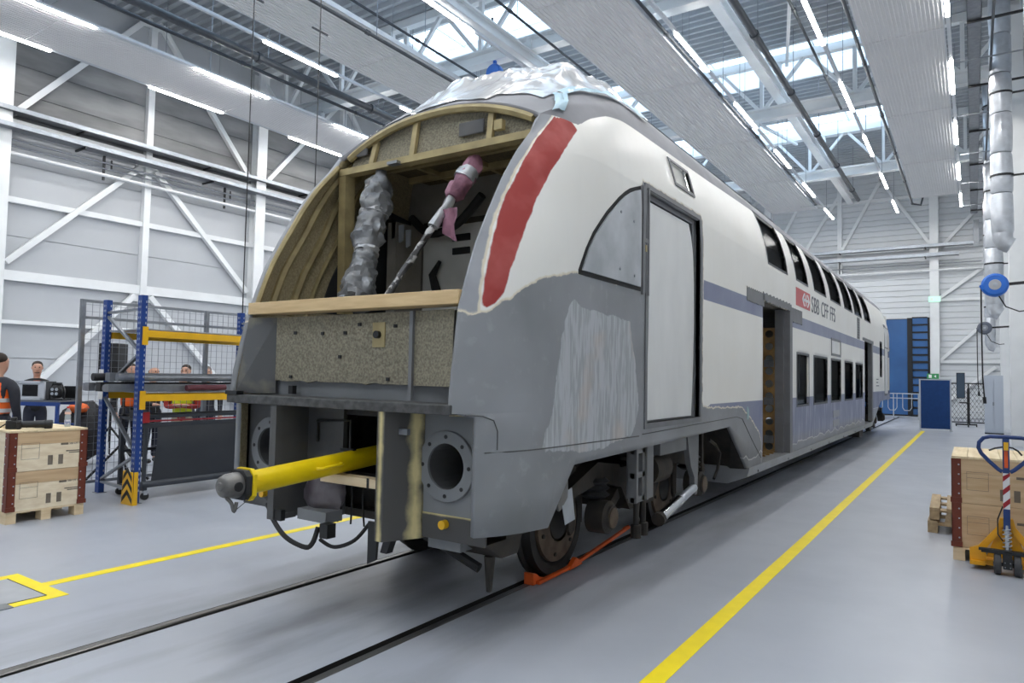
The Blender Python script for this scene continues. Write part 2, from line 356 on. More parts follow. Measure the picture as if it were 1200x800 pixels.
MB().box(-2.86,-2.64,Y1-.12,Y1-.02,0,5.12).build('window_frame', FRAMEB, w1); MB().box(-1.95,-1.86,Y1-.1,Y1-.02,0,5.12).build('window_frame', FRAMEB, w1)
for i in range(14): MB().box(-2.64,-1.95,Y1-.1,Y1-.02,.06+i*.39-.03,.06+i*.39+.03+(.06 if i == 7 else 0)).build('window_bar', FRAMEB, w1)
# right wall columns
rc = MB().box(-.42,0,-.25,.25,0,ZR-.2).build('column', W_PAINT, wr); rc.location = (X1, -.6, 0)
for y in (8.0, 16.0, 24.6, 33.2): part_copy(rc, wr, (X1, y, 0))
for y in (2,10,18,27,36): MB().bar((X1-.1,y,8.6),(X1-.1,y+5,12.6),.14,.14,up=(1,0,0)).build('brace', W_PAINT, wr)
# ---------------------------------------------------------------- roof deck with skylights
ce = MB(); per = .36
def inside_sky(y): return any(a-.01 <= y <= b+.01 for a, b in SKY_Y)
y = Y0-.3
SK = [(round((a-Y0)/per)*per+Y0, round((b-Y0)/per)*per+Y0) for a, b in SKY_Y]
def deck_strip(xa, xb, ya):
    pts = [(ya,ZR+.0),(ya+.10,ZR),(ya+.14,ZR+.14),(ya+.32,ZR+.14),(ya+per,ZR)]
    vs = []; 
    for yy, zz in pts: vs += [(xa,yy,zz),(xb,yy,zz)]
    ce.add(vs, [(2*i,2*i+1,2*i+3,2*i+2) for i in range(4)])
n = int((Y1-Y0)/per)+1
for i in range(-1, n):
    ya = Y0+i*per; yc = ya+per/2
    if any(a < yc < b for a, b in SK): deck_strip(X0-.3, SKY_X[0], ya); deck_strip(SKY_X[1], X1+.3, ya)
    else: deck_strip(X0-.3, X1+.3, ya)
ceil = struct(ce.build('ceiling', DECK), 'corrugated grey metal roof deck')
MB().box(X0-.3,X1+.3,Y0-.3,Y0,ZR,ZR+.9).build('roof_edge', W_WALL, ceil)
def glass_mat():
    m = bpy.data.materials.new('skylight_glass'); m.use_nodes = True; nt = m.node_tree; N = nt.nodes; N.remove(N['Principled BSDF'])
    tr = N.new('ShaderNodeBsdfTransparent'); tr.inputs[0].default_value = (.86,.92,.97,1); gl = N.new('ShaderNodeBsdfGlossy'); gl.inputs[1].default_value = .1
    mx = N.new('ShaderNodeMixShader'); mx.inputs[0].default_value = .06; nt.links.new(tr.outputs[0], mx.inputs[1]); nt.links.new(gl.outputs[0], mx.inputs[2]); nt.links.new(mx.outputs[0], N['Material Output'].inputs[0])
    return m
SKYGLASS = glass_mat()
for k, (a, b) in enumerate(SK):
    sw = struct(MB().box(SKY_X[0]-.1,SKY_X[0],a,b,ZR,ZR+.7).box(SKY_X[1],SKY_X[1]+.1,a,b,ZR,ZR+.7).box(SKY_X[0]-.1,SKY_X[1]+.1,a-.1,a,ZR-.02,ZR+.7).box(SKY_X[0]-.1,SKY_X[1]+.1,b,b+.1,ZR-.02,ZR+.7).build(f'window_{k+2}', W_PAINT), f'long roof skylight with pale panes, bay {["behind the tow bar end","above the tow bar","before the nose","over the plastic sheet","over the mid train","nearest the end wall"][k]}')
    nx = 8; dx = (SKY_X[1]-SKY_X[0])/nx
    base = None
    for i in range(nx):
        xa = SKY_X[0]+i*dx
        if base is None: base = MB().box(0.03,dx-.03,a,b,ZR+.62,ZR+.64).build('pane', SKYGLASS, sw); base.location = (xa,0,0)
        else: part_copy(base, sw, (xa,0,0))
        if i: MB().box(xa-.03,xa+.03,a,b,ZR+.58,ZR+.66).build('window_bar', W_PAINT, sw)
# ---------------------------------------------------------------- trusses
TR_Y = [-1.2, 7.4, 16.0, 24.6, 33.2]
trlab = ['behind the tow bar', 'above the tow bar', 'over the plastic-wrapped roof', 'over the middle of the train', 'next to the end wall']
def truss(y, lab, proto=None):
    t = thing('roof_truss', f'white steel roof truss {lab}', 'truss', (X0, y, 10.75), group='roof trusses')
    m = MB(); m.prism([(y-.17,10.78),(y+.17,10.78),(y+.17,10.84),(y+.03,10.86),(y+.03,11.12),(y+.17,11.14),(y+.17,11.2),(y-.17,11.2),(y-.17,11.14),(y-.03,11.12),(y-.03,10.86),(y-.17,10.84)], 'x', X0, X1); m.build('bottom_chord', W_PAINT, t)
    MB().box(X0,X1,y-.12,y+.12,12.72,12.98).build('top_chord', W_PAINT, t)
    nb = 8; dx = (X1-X0)/nb
    for i in range(nb):
        xa = X0+i*dx
        MB().bar((xa+dx/2,y,11.2),(xa+dx/2,y,12.72),.12,.12).build('post', W_PAINT, t)
        MB().bar((xa+.1,y,12.72),(xa+dx/2-.1,y,11.2),.11,.11,up=(0,1,0)).build('diagonal', W_PAINT, t)
        MB().bar((xa+dx-.1,y,12.72),(xa+dx/2+.1,y,11.2),.11,.11,up=(0,1,0)).build('diagonal', W_PAINT, t)
    return t
tr0 = truss(TR_Y[0], trlab[0])
for y, l in list(zip(TR_Y, trlab))[1:]: clone(tr0, None, (X0, y, 10.75), label=f'white steel roof truss {l}')
# longitudinal roof beams
for x, z, w, lab in ((-10.25,10.42,.26,'white roof beam running lengthwise with lamps fixed beneath'), (-5.5,11.45,.30,'white perforated roof beam running lengthwise beside the thick dark pipe'), (-15.6,11.5,.26,'white roof beam running lengthwise over the concrete-walled side')):
    t = thing('roof_beam', lab, 'beam', (x, 16, z)); m = MB(); m.prism([(x-w/2,z),(x+w/2,z),(x+w/2,z+.05),(x+.03,z+.06),(x+.03,z+.3),(x+w/2,z+.31),(x+w/2,z+.36),(x-w/2,z+.36),(x-w/2,z+.31),(x-.03,z+.3),(x-.03,z+.06),(x-w/2,z+.05)], 'y', Y0+.05, Y1-.05); m.build('flanged_web', W_PAINT, t)
    for y in TR_Y: MB().box(x-.08,x+.08,y-.1,y+.1,z+.3,z+.75 if z < 11 else z+1.3).build('hanger', W_PAINT, t)
# diagonal wind braces under the deck
i = 0
for (xa,ya),(xb,yb) in (((-3.3,16.2),(-5.2,24.4)),((-8.5,24.8),(-6.6,33)),((-15.2,16.2),(-17,24.4))):
    lab = ['crossing the near skylight to the middle truss','between the middle truss and end truss','over the left panel rows','towards the foil ducts','before the plastic-wrapped roof'][i]; i += 1
    o = MB().bar((xa,ya,12.5),(xb,yb,12.5),.1,.1).build('wind_brace', W_PAINT); tag(o, f'slim white wind brace {lab}', 'brace', 'wind braces under the roof')
# ---------------------------------------------------------------- radiant ceiling panels
PZ = 10.15
seams = [-7.9,-3.9, 1.8, 7.5, 13.2, 18.9, 24.6, 30.3, 36.1]
def panel_mesh(w, L_):
    m = MB(); nr = 20; pw = w/nr; pts = []
    for i in range(nr):
        x = i*pw; pts += [(x,0),(x+pw*.18,.0),(x+pw*.26,.022),(x+pw*.92,.022)]
    pts.append((w,0))
    vs = []; 
    for x, z in pts: vs += [(x,.01,z),(x,L_-.01,z)]
    m.add(vs, [(2*i,2*i+1,2*i+3,2*i+2) for i in range(len(pts)-1)])
    m.box(0,w,.01,L_-.01,.03,.07); m.box(0,w,0,.012,-.004,.07); m.box(0,w,L_-.012,L_,-.004,.07)
    return m
prot = {}
for xa, xb, lab in ((-2.2,-.50,'row beside the foil-ducted wall'),(-8.4,-6.3,'row hanging over the train roof'),(-14.25,-12.2,'row between the hanging cable and the nose'),(-20.25,-18.1,'row beside the concrete-banded wall')):
    t = thing('radiant_ceiling_panel', f'long white ribbed radiant ceiling panel, {lab}', 'ceiling panel', (xa, 14, PZ), group='radiant ceiling panels')
    for i in range(len(seams)-1):
        L_ = seams[i+1]-seams[i]; key = (round(xb-xa,2), round(L_,2))
        if key not in prot: prot[key] = panel_mesh(*key).build('panel', PANEL, t, shift=(0,0,0)); o = prot[key]
        else: o = part_copy(prot[key], t)
        o.location = (0, seams[i]-14, 0)
    for s in (xa-.01, xb+.01): MB().box(s-.012,s+.012,seams[0],seams[-1],PZ-.01,PZ+.11).build('edge_rail', TRACK, t)
    for y in seams[1:]:
        for x in (xa+.25, xb-.25): MB().cyl((x,y-.4,PZ+.06),(x,y-.4,12.9),.008,5).build('suspension_rod', GALV, t)
# ---------------------------------------------------------------- lamp lines
lamp_y = [(.62+5.08*k, .62+5.08*k+2.42) for k in range(-1, 8)]
lines = [(-.40,'beside the foil ducts'),(-3.03,'next to the thin sprinkler pipe'),(-5.95,'between the train roof panels and thick dark pipe'),(-10.13,'under the lengthwise roof beam'),(-14.96,'beside the panel row behind the hanging cable'),(-18.0,'on the inner edge of the wall-side panel row'),(-20.36,'on the wall edge of the wall-side panel row')]
lm = None
for x, lab in lines:
    t = thing('lamp_line', f'long white track with glowing lamp strips, {lab}', 'lamp', (x, 15, PZ), group='LED lamp lines under the roof')
    MB().box(x-.04,x+.04,Y0+.4,38.6,PZ+.0,PZ+.07).build('track', TRACK, t)
    for a, b in lamp_y:
        if lm is None: o = lm = MB().box(-.045,.045,0,2.42,-.045,-.002).build('lamp_strip', LAMPM, t, shift=(0,0,0))
        else: o = part_copy(lm, t)
        o.location = (0, a-15, 0)
        seen = in_frame([(x, a+(b-a)*i/12, PZ-.03) for i in range(13)]); ln = 'lamp_light' if seen else 'lamp_light_offscreen'; o.name = 'lamp_strip' if seen else 'lamp_strip_offscreen'
        al = bpy.data.lights.new(ln, 'AREA'); al.shape = 'RECTANGLE'; al.size = .09; al.size_y = 2.42; al.energy = LAMP_WATT; al.color = (1,.98,.945)
        ao = bpy.data.objects.new(ln, al); COL.objects.link(ao); ao.parent = o; ao.location = (0, 1.21, -.047)
    for k in range(9): MB().cyl((x,-4+5.08*k,PZ+.07),(x,-4+5.08*k,12.9 if x != -10.13 else 10.41),.01,5).build('suspension_rod', GALV, t)
# ---------------------------------------------------------------- sprinkler and supply pipes
def pipe_run(label, x, z, r, y0, y1, mm=PIPE_D, end=None, coupl=True):
    t = thing('sprinkler_pipe', label, 'pipe', (x, (y0+y1)/2, z)); pts = [(x,y0,z),(x,y1,z)]
    MB().tube(pts+(end or []), r, 10).build('pipe', mm, t, smooth=True)
    y = y0+1
    while coupl and y < y1:
        MB().cyl((x,y-.06,z),(x,y+.06,z),r*1.35,10).build('coupling', mm, t)
        MB().cyl((x,y+.3,z),(x,y+.3,12.8),.012,5).build('hanger_rod', GALV, t)
        y += 4.3
pipe_run('thick dark pipe hanging under the roof over the floor beside the train', -4.6, 10.63, .09, 4, 37.2)
pipe_run('thin dark sprinkler pipe next to the lamp line with glowing strips over the yellow line', -3.45, 10.5, .035, 3, 24)
pipe_run('dark pipe along the edge of the panel row near the foil ducts', -2.33, 10.22, .045, 2, 37.5, end=[(-2.0,37.8,10.2),(-1.9,37.8,10.6)])
pipe_run('dark pipe along the edge of the panel row over the train roof', -6.2, 10.22, .04, 2, 33.5, end=[(-6.2,35.4,10.2),(-6.9,35.4,10.2),(-6.9,35.4,10.7)])
pipe_run('thin dark sprinkler pipe above the plastic-wrapped roof', -9.3, 10.6, .035, 4, 40)
pipe_run('thin dark sprinkler pipe left of the blue hanging reels', -12.3, 10.65, .035, 4, 17, end=[(-12.3,17,12.8)])
pipe_run('dark pipe along the edge of the panel row behind the hanging cable', -12.1, 9.95, .045, 2, 30)
pipe_run('thick dark pipe running beside the concrete-banded wall side', -16.3, 10.35, .11, 2, 36)
pipe_run('thinner dark pipe next to the thick one on the concrete-banded wall side', -17.0, 10.35, .05, 2, 36)
# ================================================================ the double-deck rail car
car = thing('rail_car', 'white double-deck rail car under overhaul, grey primed nose with windscreen removed', 'rail car', (CX, 16, 0))
PB = [(.30,1.30),(.50,1.37),(.62,1.385),(3.30,1.385),(3.50,1.375),(3.75,1.335),(4.0,1.265),(4.2,1.185),(4.38,1.09),(4.52,.97),(4.65,.82),(4.75,.63),(4.81,.44),(4.84,.24),(4.85,0.0)]
PBZ = [a for a,b in PB]; PBW = [b for a,b in PB]
YEZ = [1.50,1.57,1.74,2.18,2.40,2.62,2.87,3.14,3.38,3.61,3.79,4.06]; YEY = [3.42,3.42,3.44,3.525,3.60,3.685,3.82,3.98,4.15,4.36,4.49,4.55]
def wB(z): return float(np.interp(z,PBZ,PBW))
WC = wB(4.15)
def edge(zb):
    if zb < 1.495: return 3.56, 1.245, zb
    if zb <= 4.15:
        z = zb if zb <= 3.0 else 3.0+(zb-3.0)*(.77/1.15)
        return float(np.interp(z,YEZ,YEY)), float(np.interp(z,[1.5,1.8,2.2,3.2,3.77],[1.14,1.135,1.108,1.112,1.125])), z
    w = 1.125*wB(zb)/WC; z = 4.06-.29*(w/1.125)**2.2
    return float(np.interp(z,YEZ,YEY)), w, z
def S(y, zb):
    ye, we, ze = edge(zb); ym = float(np.interp(zb,[2.6,3.5,4.15,4.85],[4.6,5.3,6.2,7.2])); p = float(np.interp(zb,[2.0,3.5,4.85],[4.0,3.0,2.2]))
    s = min(1, max(0, (y-ye)/(ym-ye))); g = 1-(1-s)**p; wb = wB(zb); w = we+(wb-we)*g; z = ze+(zb-ze)*g
    if y > 27.4:
        k = min(1,(y-27.4)/1.8); w *= 1-.10*k**2.5
        if z > 3: z -= (z-3)*.22*k**2.5
    return w, z
YEND = 29.2
def zbot(y):   # lower edge of the side skin
    return float(np.interp(y,[3.4,4.25,4.62,5.76,8.6,9.45,23.3,24.9,25.4,29.3],[.72,.68,1.085,1.106,1.164,.57,.55,1.05,1.15,1.15]))
# side openings (y0, y1, z0, z1), cut in both sides
DOOR1 = (5.98,7.46,1.33,3.50); DOOR2 = (10.2,12.02,.57,2.89); DOOR3 = (21.3,22.95,.60,2.88)
LW = [(12.5,13.5,1.33,2.20),(14.0,15.4,1.33,2.20),(15.9,17.15,1.33,2.20),(17.75,19.0,1.33,2.20),(19.55,20.85,1.33,2.20)]
UW = [(10.55,11.8,3.49,4.26),(12.5,13.48,3.49,4.26),(14.1,15.35,3.49,4.26),(15.9,17.25,3.49,4.26),(17.8,19.05,3.49,4.26),(19.5,20.8,3.49,4.26),(21.4,22.7,3.49,4.26)]
SW = [(25.05,25.6,1.95,3.02)]; VW = [(6.84,7.38,3.78,4.02)]; DOOR4 = (26.5,28.2,1.35,3.65)
OPEN = [DOOR1, DOOR2, DOOR3, DOOR4]+LW+UW+SW+VW
zrows = sorted(set([1.19,1.3,1.488,1.495,1.5,1.6,1.75,1.9,2.05,2.3,2.45,2.6,2.633,2.75,2.852,3.1,3.2,3.3,3.4,3.6,3.7,3.9,4.1,4.15,4.2,4.32,4.38,4.45,4.52,4.6,4.65,4.7,4.75,4.785,4.81,4.83,4.84,4.846,4.85]+[v for o in OPEN for v in o[2:] if v > 1.2]))
zrows = [z for i, z in enumerate(zrows) if i == 0 or z-zrows[i-1] > .0035]
YJ = 5.9
nose_s = sorted([i/34 for i in range(35) if all(abs(i/34-((yy-3.56)/2.34)**.625) > .008 for yy in (4.25,4.62,5.76))]+[((yy-3.56)/2.34)**.625 for yy in (4.25,4.62,5.76)])
ycols = sorted(set([v for o in OPEN for v in o[:2]]+[8.6,9.45,9.16,7.56,9.5,23.3,24.9,25.4,27.4,27.8,28.5,28.8,29.0,YEND]+[round(6.1+.25*i,3) for i in range(93)]))
ycols = [y for i, y in enumerate(ycols) if i == 0 or y-ycols[i-1] > .02]
def poly_sdf(poly, y, z):
    """positive inside"""
    ins = False; d = 1e9; n = len(poly)
    for i in range(n):
        (x1, y1), (x2, y2) = poly[i], poly[(i+1)%n]
        if (y1 > z) != (y2 > z) and y < (x2-x1)*(z-y1)/(y2-y1)+x1: ins = not ins
        dx, dy = x2-x1, y2-y1; t = max(0,min(1,((y-x1)*dx+(z-y1)*dy)/(dx*dx+dy*dy+1e-12))); d = min(d, math.hypot(y-x1-t*dx, z-y1-t*dy))
    return d if ins else -d
RED = [(3.64,2.16),(3.70,2.42),(3.76,2.60),(3.86,2.82),(3.98,3.04),(4.16,3.40),(4.36,3.72),(4.62,4.02),(4.86,3.84),(4.60,3.58),(4.36,3.30),(4.12,2.92),(3.96,2.66),(3.845,2.42),(3.78,2.24)]
PRIMER = [(3.0,0),(3.0,2.6),(3.48,2.17),(3.58,2.13),(3.68,2.16),(3.76,2.22),(3.86,2.28),(4.0,2.37),(4.18,2.44),(4.4,2.49),(4.64,2.53),(5.86,2.54),(5.86,3.56),(7.56,3.56),(7.56,1.42),(8.42,1.40),(9.16,1.38),(9.48,1.26),(10.12,.95),(10.12,.2)]
RIM = [(2.9,1.4),(3.60,1.4),(3.615,2.16),(3.675,2.42),(3.735,2.60),(3.835,2.82),(3.955,3.04),(4.135,3.40),(4.335,3.72),(4.595,4.04),(4.75,4.4),(2.9,4.6)]
ROOF = [(4.62,4.02),(4.84,3.84),(5.04,3.95),(5.4,4.06),(5.72,4.10),(6.5,4.12),(8.3,4.17),(10.4,4.265),(27.6,4.27),(30,3.9),(30,6),(3,6),(4.3,4.3)]
def blue_sdf(y, z):
    a = min(z-2.633, 2.852-z, y-7.56); b = min(1.46-z, y-7.56, z-.02 if y > 12.05 else z+1); return max(a, b)
def wavegrey(y, z):   # bare sill under the blue band
    return max(min(y-7.5, (.70+.03*math.sin(y*7)+.02*math.sin(y*17))-z, 30-y), min(y-23.0, .95+.0*y-z))
grid_v = []; attr = []
def hull_side(sg, m, at_):
    """one half of the skin; sg = +1 right (camera) side, -1 left"""
    cols = []
    for s in nose_s: cols.append(('n', s))
    for y in ycols: cols.append(('y', y))
    idx = {}; nR = len(zrows)
    for j, (k, q) in enumerate(cols):
        for i in range(-2, nR):
            zb = zrows[max(i,0)]
            ye = edge(zb)[0]; y = ye+(YJ-ye)*(q**1.6) if k == 'n' else q
            if i < 0:
                ye = 3.56; y = ye+(YJ-ye)*(q**1.6) if k == 'n' else q
                z0 = zbot(y); zb = z0 if i == -2 else (z0+1.19)/2
                w = S(y, max(zb,.5))[0] if zb >= .5 else 1.37; z = zb
            else: w, z = S(y, zb)
            idx[j,i] = len(m.v); m.v.append((CX+sg*w, y, z)); at_.append((y, zb))
    for j in range(len(cols)-1):
        for i in range(-2, nR-1):
            ya = m.v[idx[j,i]][1]; yb = m.v[idx[j+1,i]][1]; yc = (ya+yb)/2
            za = at_[idx[j,i]][1]; zb = at_[idx[j,i+1]][1]; zc = (za+zb)/2
            if cols[j][0] == 'y' or cols[j+1][0] == 'y':
                if any(o[0] < yc < o[1] and (o[2] < zc < o[3]) for o in OPEN): continue
            f = (idx[j,i], idx[j+1,i], idx[j+1,i+1], idx[j,i+1])
            m.f.append(f if sg > 0 else f[::-1]); m.m.append(0)
hm = MB(); at_ = []; hull_side(1, hm, at_); hull_side(-1, hm, at_)
def hull_material():
    m = bpy.data.materials.new('hull_paint'); m.use_nodes = True; nt = m.node_tree; N = nt.nodes; L = nt.links; b = N['Principled BSDF']
    tc = N.new('ShaderNodeTexCoord')
    def nz(scale, det=4, st=None):
        n = N.new('ShaderNodeTexNoise'); n.inputs['Scale'].default_value = scale; n.inputs['Detail'].default_value = det
        if st:
            q = N.new('ShaderNodeMapping'); q.inputs['Scale'].default_value = st; L.new(tc.outputs['Object'], q.inputs[0]); L.new(q.outputs[0], n.inputs['Vector'])
        else: L.new(tc.outputs['Object'], n.inputs['Vector'])
        return n.outputs[0]
    def rng(x, a, c, o0=0, o1=1):
        q = N.new('ShaderNodeMapRange'); q.inputs[1].default_value = a; q.inputs[2].default_value = c; q.inputs[3].default_value = o0; q.inputs[4].default_value = o1; L.new(x, q.inputs[0]); return q.outputs[0]
    def ma(op, a, c):
        q = N.new('ShaderNodeMath'); q.operation = op
        for i, x in enumerate((a, c)):
            if isinstance(x, (int, float)): q.inputs[i].default_value = x
            else: L.new(x, q.inputs[i])
        return q.outputs[0]
    def mix(fac, a, c):
        q = N.new('ShaderNodeMix'); q.data_type = 'RGBA'
        if isinstance(fac, (int,float)): q.inputs[0].default_value = fac
        else: L.new(fac, q.inputs[0])
        for i, x in ((6, a), (7, c)):
            if isinstance(x, tuple): q.inputs[i].default_value = x+(1,)
            else: L.new(x, q.inputs[i])
        return q.outputs[2]
    def att(n):
        q = N.new('ShaderNodeAttribute'); q.attribute_name = n; return q.outputs['Fac']
    wob = rng(nz(9, 3), .3, .7, -.016, .016)
    cream = rgb(222,212,190)
    white = mix(rng(nz(1.4, 3), .25, .8), rgb(236,233,225), rgb(242,240,234))
    white = mix(rng(nz(3, 3, (2,3,.35)), .5, .9, 0, .12), white, rgb(214,212,206))
    blue = mix(rng(nz(1.6, 3, (1,1,.8)), .3, .8), rgb(92,98,132), rgb(124,130,154))
    blue = mix(ma('MULTIPLY', rng(nz(4, 5, (3,3,.35)), .52, .68, 0, .7), rng(att('low'), -.02, .02)), blue, rgb(196,198,206))
    red = mix(rng(nz(3.5, 3, (1,1,1)), .45, .85), rgb(150,44,40), rgb(186,96,90))
    prim = mix(rng(nz(1.6, 3), .25, .8), rgb(124,126,129), rgb(146,148,152))
    prim = mix(rng(nz(10, 4), .6, .75, 0, .3), prim, rgb(166,168,170))
    patch = mix(rng(nz(22, 2, (1,1.6,.18)), .42, .56), rgb(154,157,160), rgb(176,179,183))
    patch = mix(rng(nz(2.0, 3), .56, .7, 0, .5), patch, rgb(186,170,156))
    roofc = mix(rng(nz(1.5, 4), .4, .6), rgb(128,128,132), rgb(142,142,147))
    sil = mix(rng(nz(4, 3), .3, .7), rgb(146,148,153), rgb(160,162,167))
    edgew = .012
    col = mix(rng(att('blue'), -.003, .003), white, blue)
    col = mix(rng(ma('ADD', att('red'), ma('MULTIPLY', wob, .3)), -.004, .004), col, red)
    rm = ma('ADD', att('rim'), ma('MULTIPLY', wob, .4))
    col = mix(rng(rm, -.018, -.010), col, cream); col = mix(rng(rm, -.004, .004), col, sil)
    pw = ma('ADD', att('primer'), wob)
    col = mix(rng(pw, -.022, -.008), col, cream)
    col = mix(rng(pw, -.004, .004), col, prim)
    col = mix(rng(ma('ADD', att('patch'), wob), -.004, .006), col, patch)
    sw_ = ma('ADD', att('sill'), ma('MULTIPLY', wob, .4))
    col = mix(rng(sw_, -.022, -.012), col, rgb(214,214,214)); col = mix(rng(sw_, -.004, .004), col, sil)
    col = mix(rng(att('roof'), -.003, .003), col, roofc)
    L.new(col, b.inputs['Base Color'])
    matte = ma('MAXIMUM', rng(att('primer'), -.01, .01), ma('MAXIMUM', rng(att('roof'), -.01, .01), rng(att('red'), -.01, .01)))
    L.new(ma('ADD', ma('MULTIPLY', matte, .28), rng(nz(2, 2), .3, .7, .31, .34)), b.inputs['Roughness'])
    return m
HULL = hull_material()
INNER = mat('glass_fibre_inner', rgb(186,174,140), .85, scale=55, col2=rgb(158,146,116), var=.2, bump=.2, bscale=70)
hull = hm.build('body_shell', [HULL, INNER], car, smooth=True)
me = hull.data
# the shell keeps its vertex order, so the paint fields can be attached by index
PATCH = [(4.14,1.22),(4.20,1.36),(4.28,1.40),(4.33,1.74),(4.42,2.06),(4.52,2.32),(4.60,2.32),(4.66,2.28),(5.6,2.24),(5.75,1.8),(5.82,1.5),(5.7,1.25),(5.0,1.16)]
fields = dict(red=[], primer=[], roof=[], blue=[], sill=[], rim=[], patch=[], low=[])
for y, z in at_:
    fields['red'].append(poly_sdf(RED, y, z) if y < 6 else -1); fields['primer'].append(poly_sdf(PRIMER, y, z) if y < 12 else -1)
    fields['roof'].append(poly_sdf(ROOF, y, z) if (z > 3.5) else -1); fields['blue'].append(blue_sdf(y, z)); fields['sill'].append(wavegrey(y, z)); fields['rim'].append(poly_sdf(RIM, y, z) if y < 6 else -1)
    fields['low'].append(min(1.46-z, y-12.05)); fields['patch'].append(poly_sdf(PATCH, y, z) if y < 7 else -1)
for k, v in fields.items():
    a = me.attributes.new(k, 'FLOAT', 'POINT'); a.data.foreach_set('value', v)
md = hull.modifiers.new('thickness', 'SOLIDIFY'); md.thickness = .045; md.offset = -1; md.material_offset = 1; md.material_offset_rim = 0
# ---- colours of the cut-away nose
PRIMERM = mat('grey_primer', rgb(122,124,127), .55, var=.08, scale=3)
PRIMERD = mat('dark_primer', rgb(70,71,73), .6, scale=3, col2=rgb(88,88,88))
def sanded(name, axis, centres, halfw):
    m = mat(name, rgb(74,73,72), .6); nt = m.node_tree; N = nt.nodes; L = nt.links; b = N['Principled BSDF']
    tc = N.new('ShaderNodeTexCoord'); sp = N.new('ShaderNodeSeparateXYZ'); L.new(tc.outputs['Object'], sp.inputs[0]); nz = N.new('ShaderNodeTexNoise'); nz.inputs['Scale'].default_value = 7; nz.inputs['Detail'].default_value = 6; L.new(tc.outputs['Object'], nz.inputs['Vector'])
    best = None
    for c in centres:
        d = N.new('ShaderNodeMath'); d.operation = 'SUBTRACT'; L.new(sp.outputs[axis], d.inputs[0]); d.inputs[1].default_value = c
        e = N.new('ShaderNodeMath'); e.operation = 'ABSOLUTE'; L.new(d.outputs[0], e.inputs[0])
        if best is None: best = e
        else:
            q = N.new('ShaderNodeMath'); q.operation = 'MINIMUM'; L.new(best.outputs[0], q.inputs[0]); L.new(e.outputs[0], q.inputs[1]); best = q
    k = N.new('ShaderNodeMath'); k.operation = 'MULTIPLY_ADD'; L.new(nz.outputs[0], k.inputs[0]); k.inputs[1].default_value = halfw*2.2; L.new(best.outputs[0], k.inputs[2])
    r = N.new('ShaderNodeMapRange'); r.inputs[1].default_value = halfw*2.4; r.inputs[2].default_value = halfw*1.2; L.new(k.outputs[0], r.inputs[0])
    mx = N.new('ShaderNodeMix'); mx.data_type = 'RGBA'; mx.inputs[6].default_value = rgb(74,73,72)+(1,); mx.inputs[7].default_value = rgb(206,192,140)+(1,); L.new(r.outputs[0], mx.inputs[0]); L.new(mx.outputs[2], b.inputs['Base Color']); return m
SANDED = sanded('sanded_post_bands', 0, (.565,.70), .022); SANDED2 = sanded('sanded_plate_edge', 2, (.80,), .012)
SPECK = mat('speckled_laminate', rgb(148,142,122), .85, scale=60, col2=rgb(112,106,92), bump=.3, bscale=80)
GOLD = mat('yellow_zinc_frame', rgb(176,160,116), .6, .05, scale=6, col2=rgb(150,136,98), var=.1)
LEDGE = mat('bare_timber_ledge', rgb(206,176,130), .6, scale=5, col2=rgb(224,196,150), stretch=(.6,5,5))
DARKIN = mat('dark_cab_lining', rgb(128,124,116), .8, scale=4, col2=rgb(142,138,130))
GREYIN = mat('grey_cab_lining', rgb(212,212,208), .7, var=.06, scale=3)
UNDER = mat('underframe_black', rgb(34,33,32), .65, scale=7, col2=rgb(58,52,46), bump=.2)
FRAMEG = mat('door_frame_grey', rgb(112,113,116), .5, .1, var=.07, scale=6)
GASKET = mat('window_gasket', rgb(96,98,102), .6, var=.06)
SCREENOFF = mat('switched_off_screen', rgb(14,15,17), .3, spec=.3)
def tinted_glass():
    m = bpy.data.materials.new('tinted_window_glass'); m.use_nodes = True; nt = m.node_tree; N = nt.nodes; N.remove(N['Principled BSDF'])
    tr = N.new('ShaderNodeBsdfTransparent'); tr.inputs[0].default_value = (.30,.32,.34,1); gl = N.new('ShaderNodeBsdfGlossy'); gl.inputs[1].default_value = .08
    mx = N.new('ShaderNodeMixShader'); mx.inputs[0].default_value = .04; nt.links.new(tr.outputs[0], mx.inputs[1]); nt.links.new(gl.outputs[0], mx.inputs[2]); nt.links.new(mx.outputs[0], N['Material Output'].inputs[0])
    return m
DGLASS = tinted_glass()
def part(m, name, mt, parent=car, **k): return m.build(name, mt, parent, **k)
def bx(x0, x1, y0, y1, z0, z1): return MB().box(CX+x0, CX+x1, y0, y1, z0, z1)
# wind-screen header: speckled panels framed by zinc ribs
def arch(w, dz=0): return 4.06-.29*(abs(w)/1.125)**2.2+dz
hd = MB(); ws = [-1.03+2.06*i/24 for i in range(25)]
for a, b in zip(ws[:-1], ws[1:]):
    hd.add([(CX+a,4.53,3.62),(CX+b,4.53,3.62),(CX+b,4.60,arch(b,-.03)),(CX+a,4.60,arch(a,-.03))], [(0,1,2,3)])
part(hd, 'header_panel', SPECK)
part(MB().tube([(CX+w,4.53,arch(w,-.055)) for w in ws], .035, 6), 'header_arch', GOLD)
part(MB().bar((CX-1.08,4.50,3.62),(CX+1.08,4.50,3.62),.10,.06), 'header_bar', GOLD)
for w in (-.72,-.22,.62): part(MB().bar((CX+w,4.51,3.64),(CX+w*.98,4.56,arch(w,-.07)),.055,.035,up=(0,1,0)), 'header_rib', GOLD)
for w, a, b in ((-.86,.07,.035),(.42,.13,.06)):
    part(MB().box(CX+w-a,CX+w+a,4.515,4.54,3.80-b,3.80+b), 'cover_plate', PRIMERD, bevel=.01)
part(bx(.68,.76,4.48,4.53,3.72,3.80), 'hinge', GOLD); part(bx(-.42,-.30,4.40,4.47,3.585,3.61), 'clip', GALV)
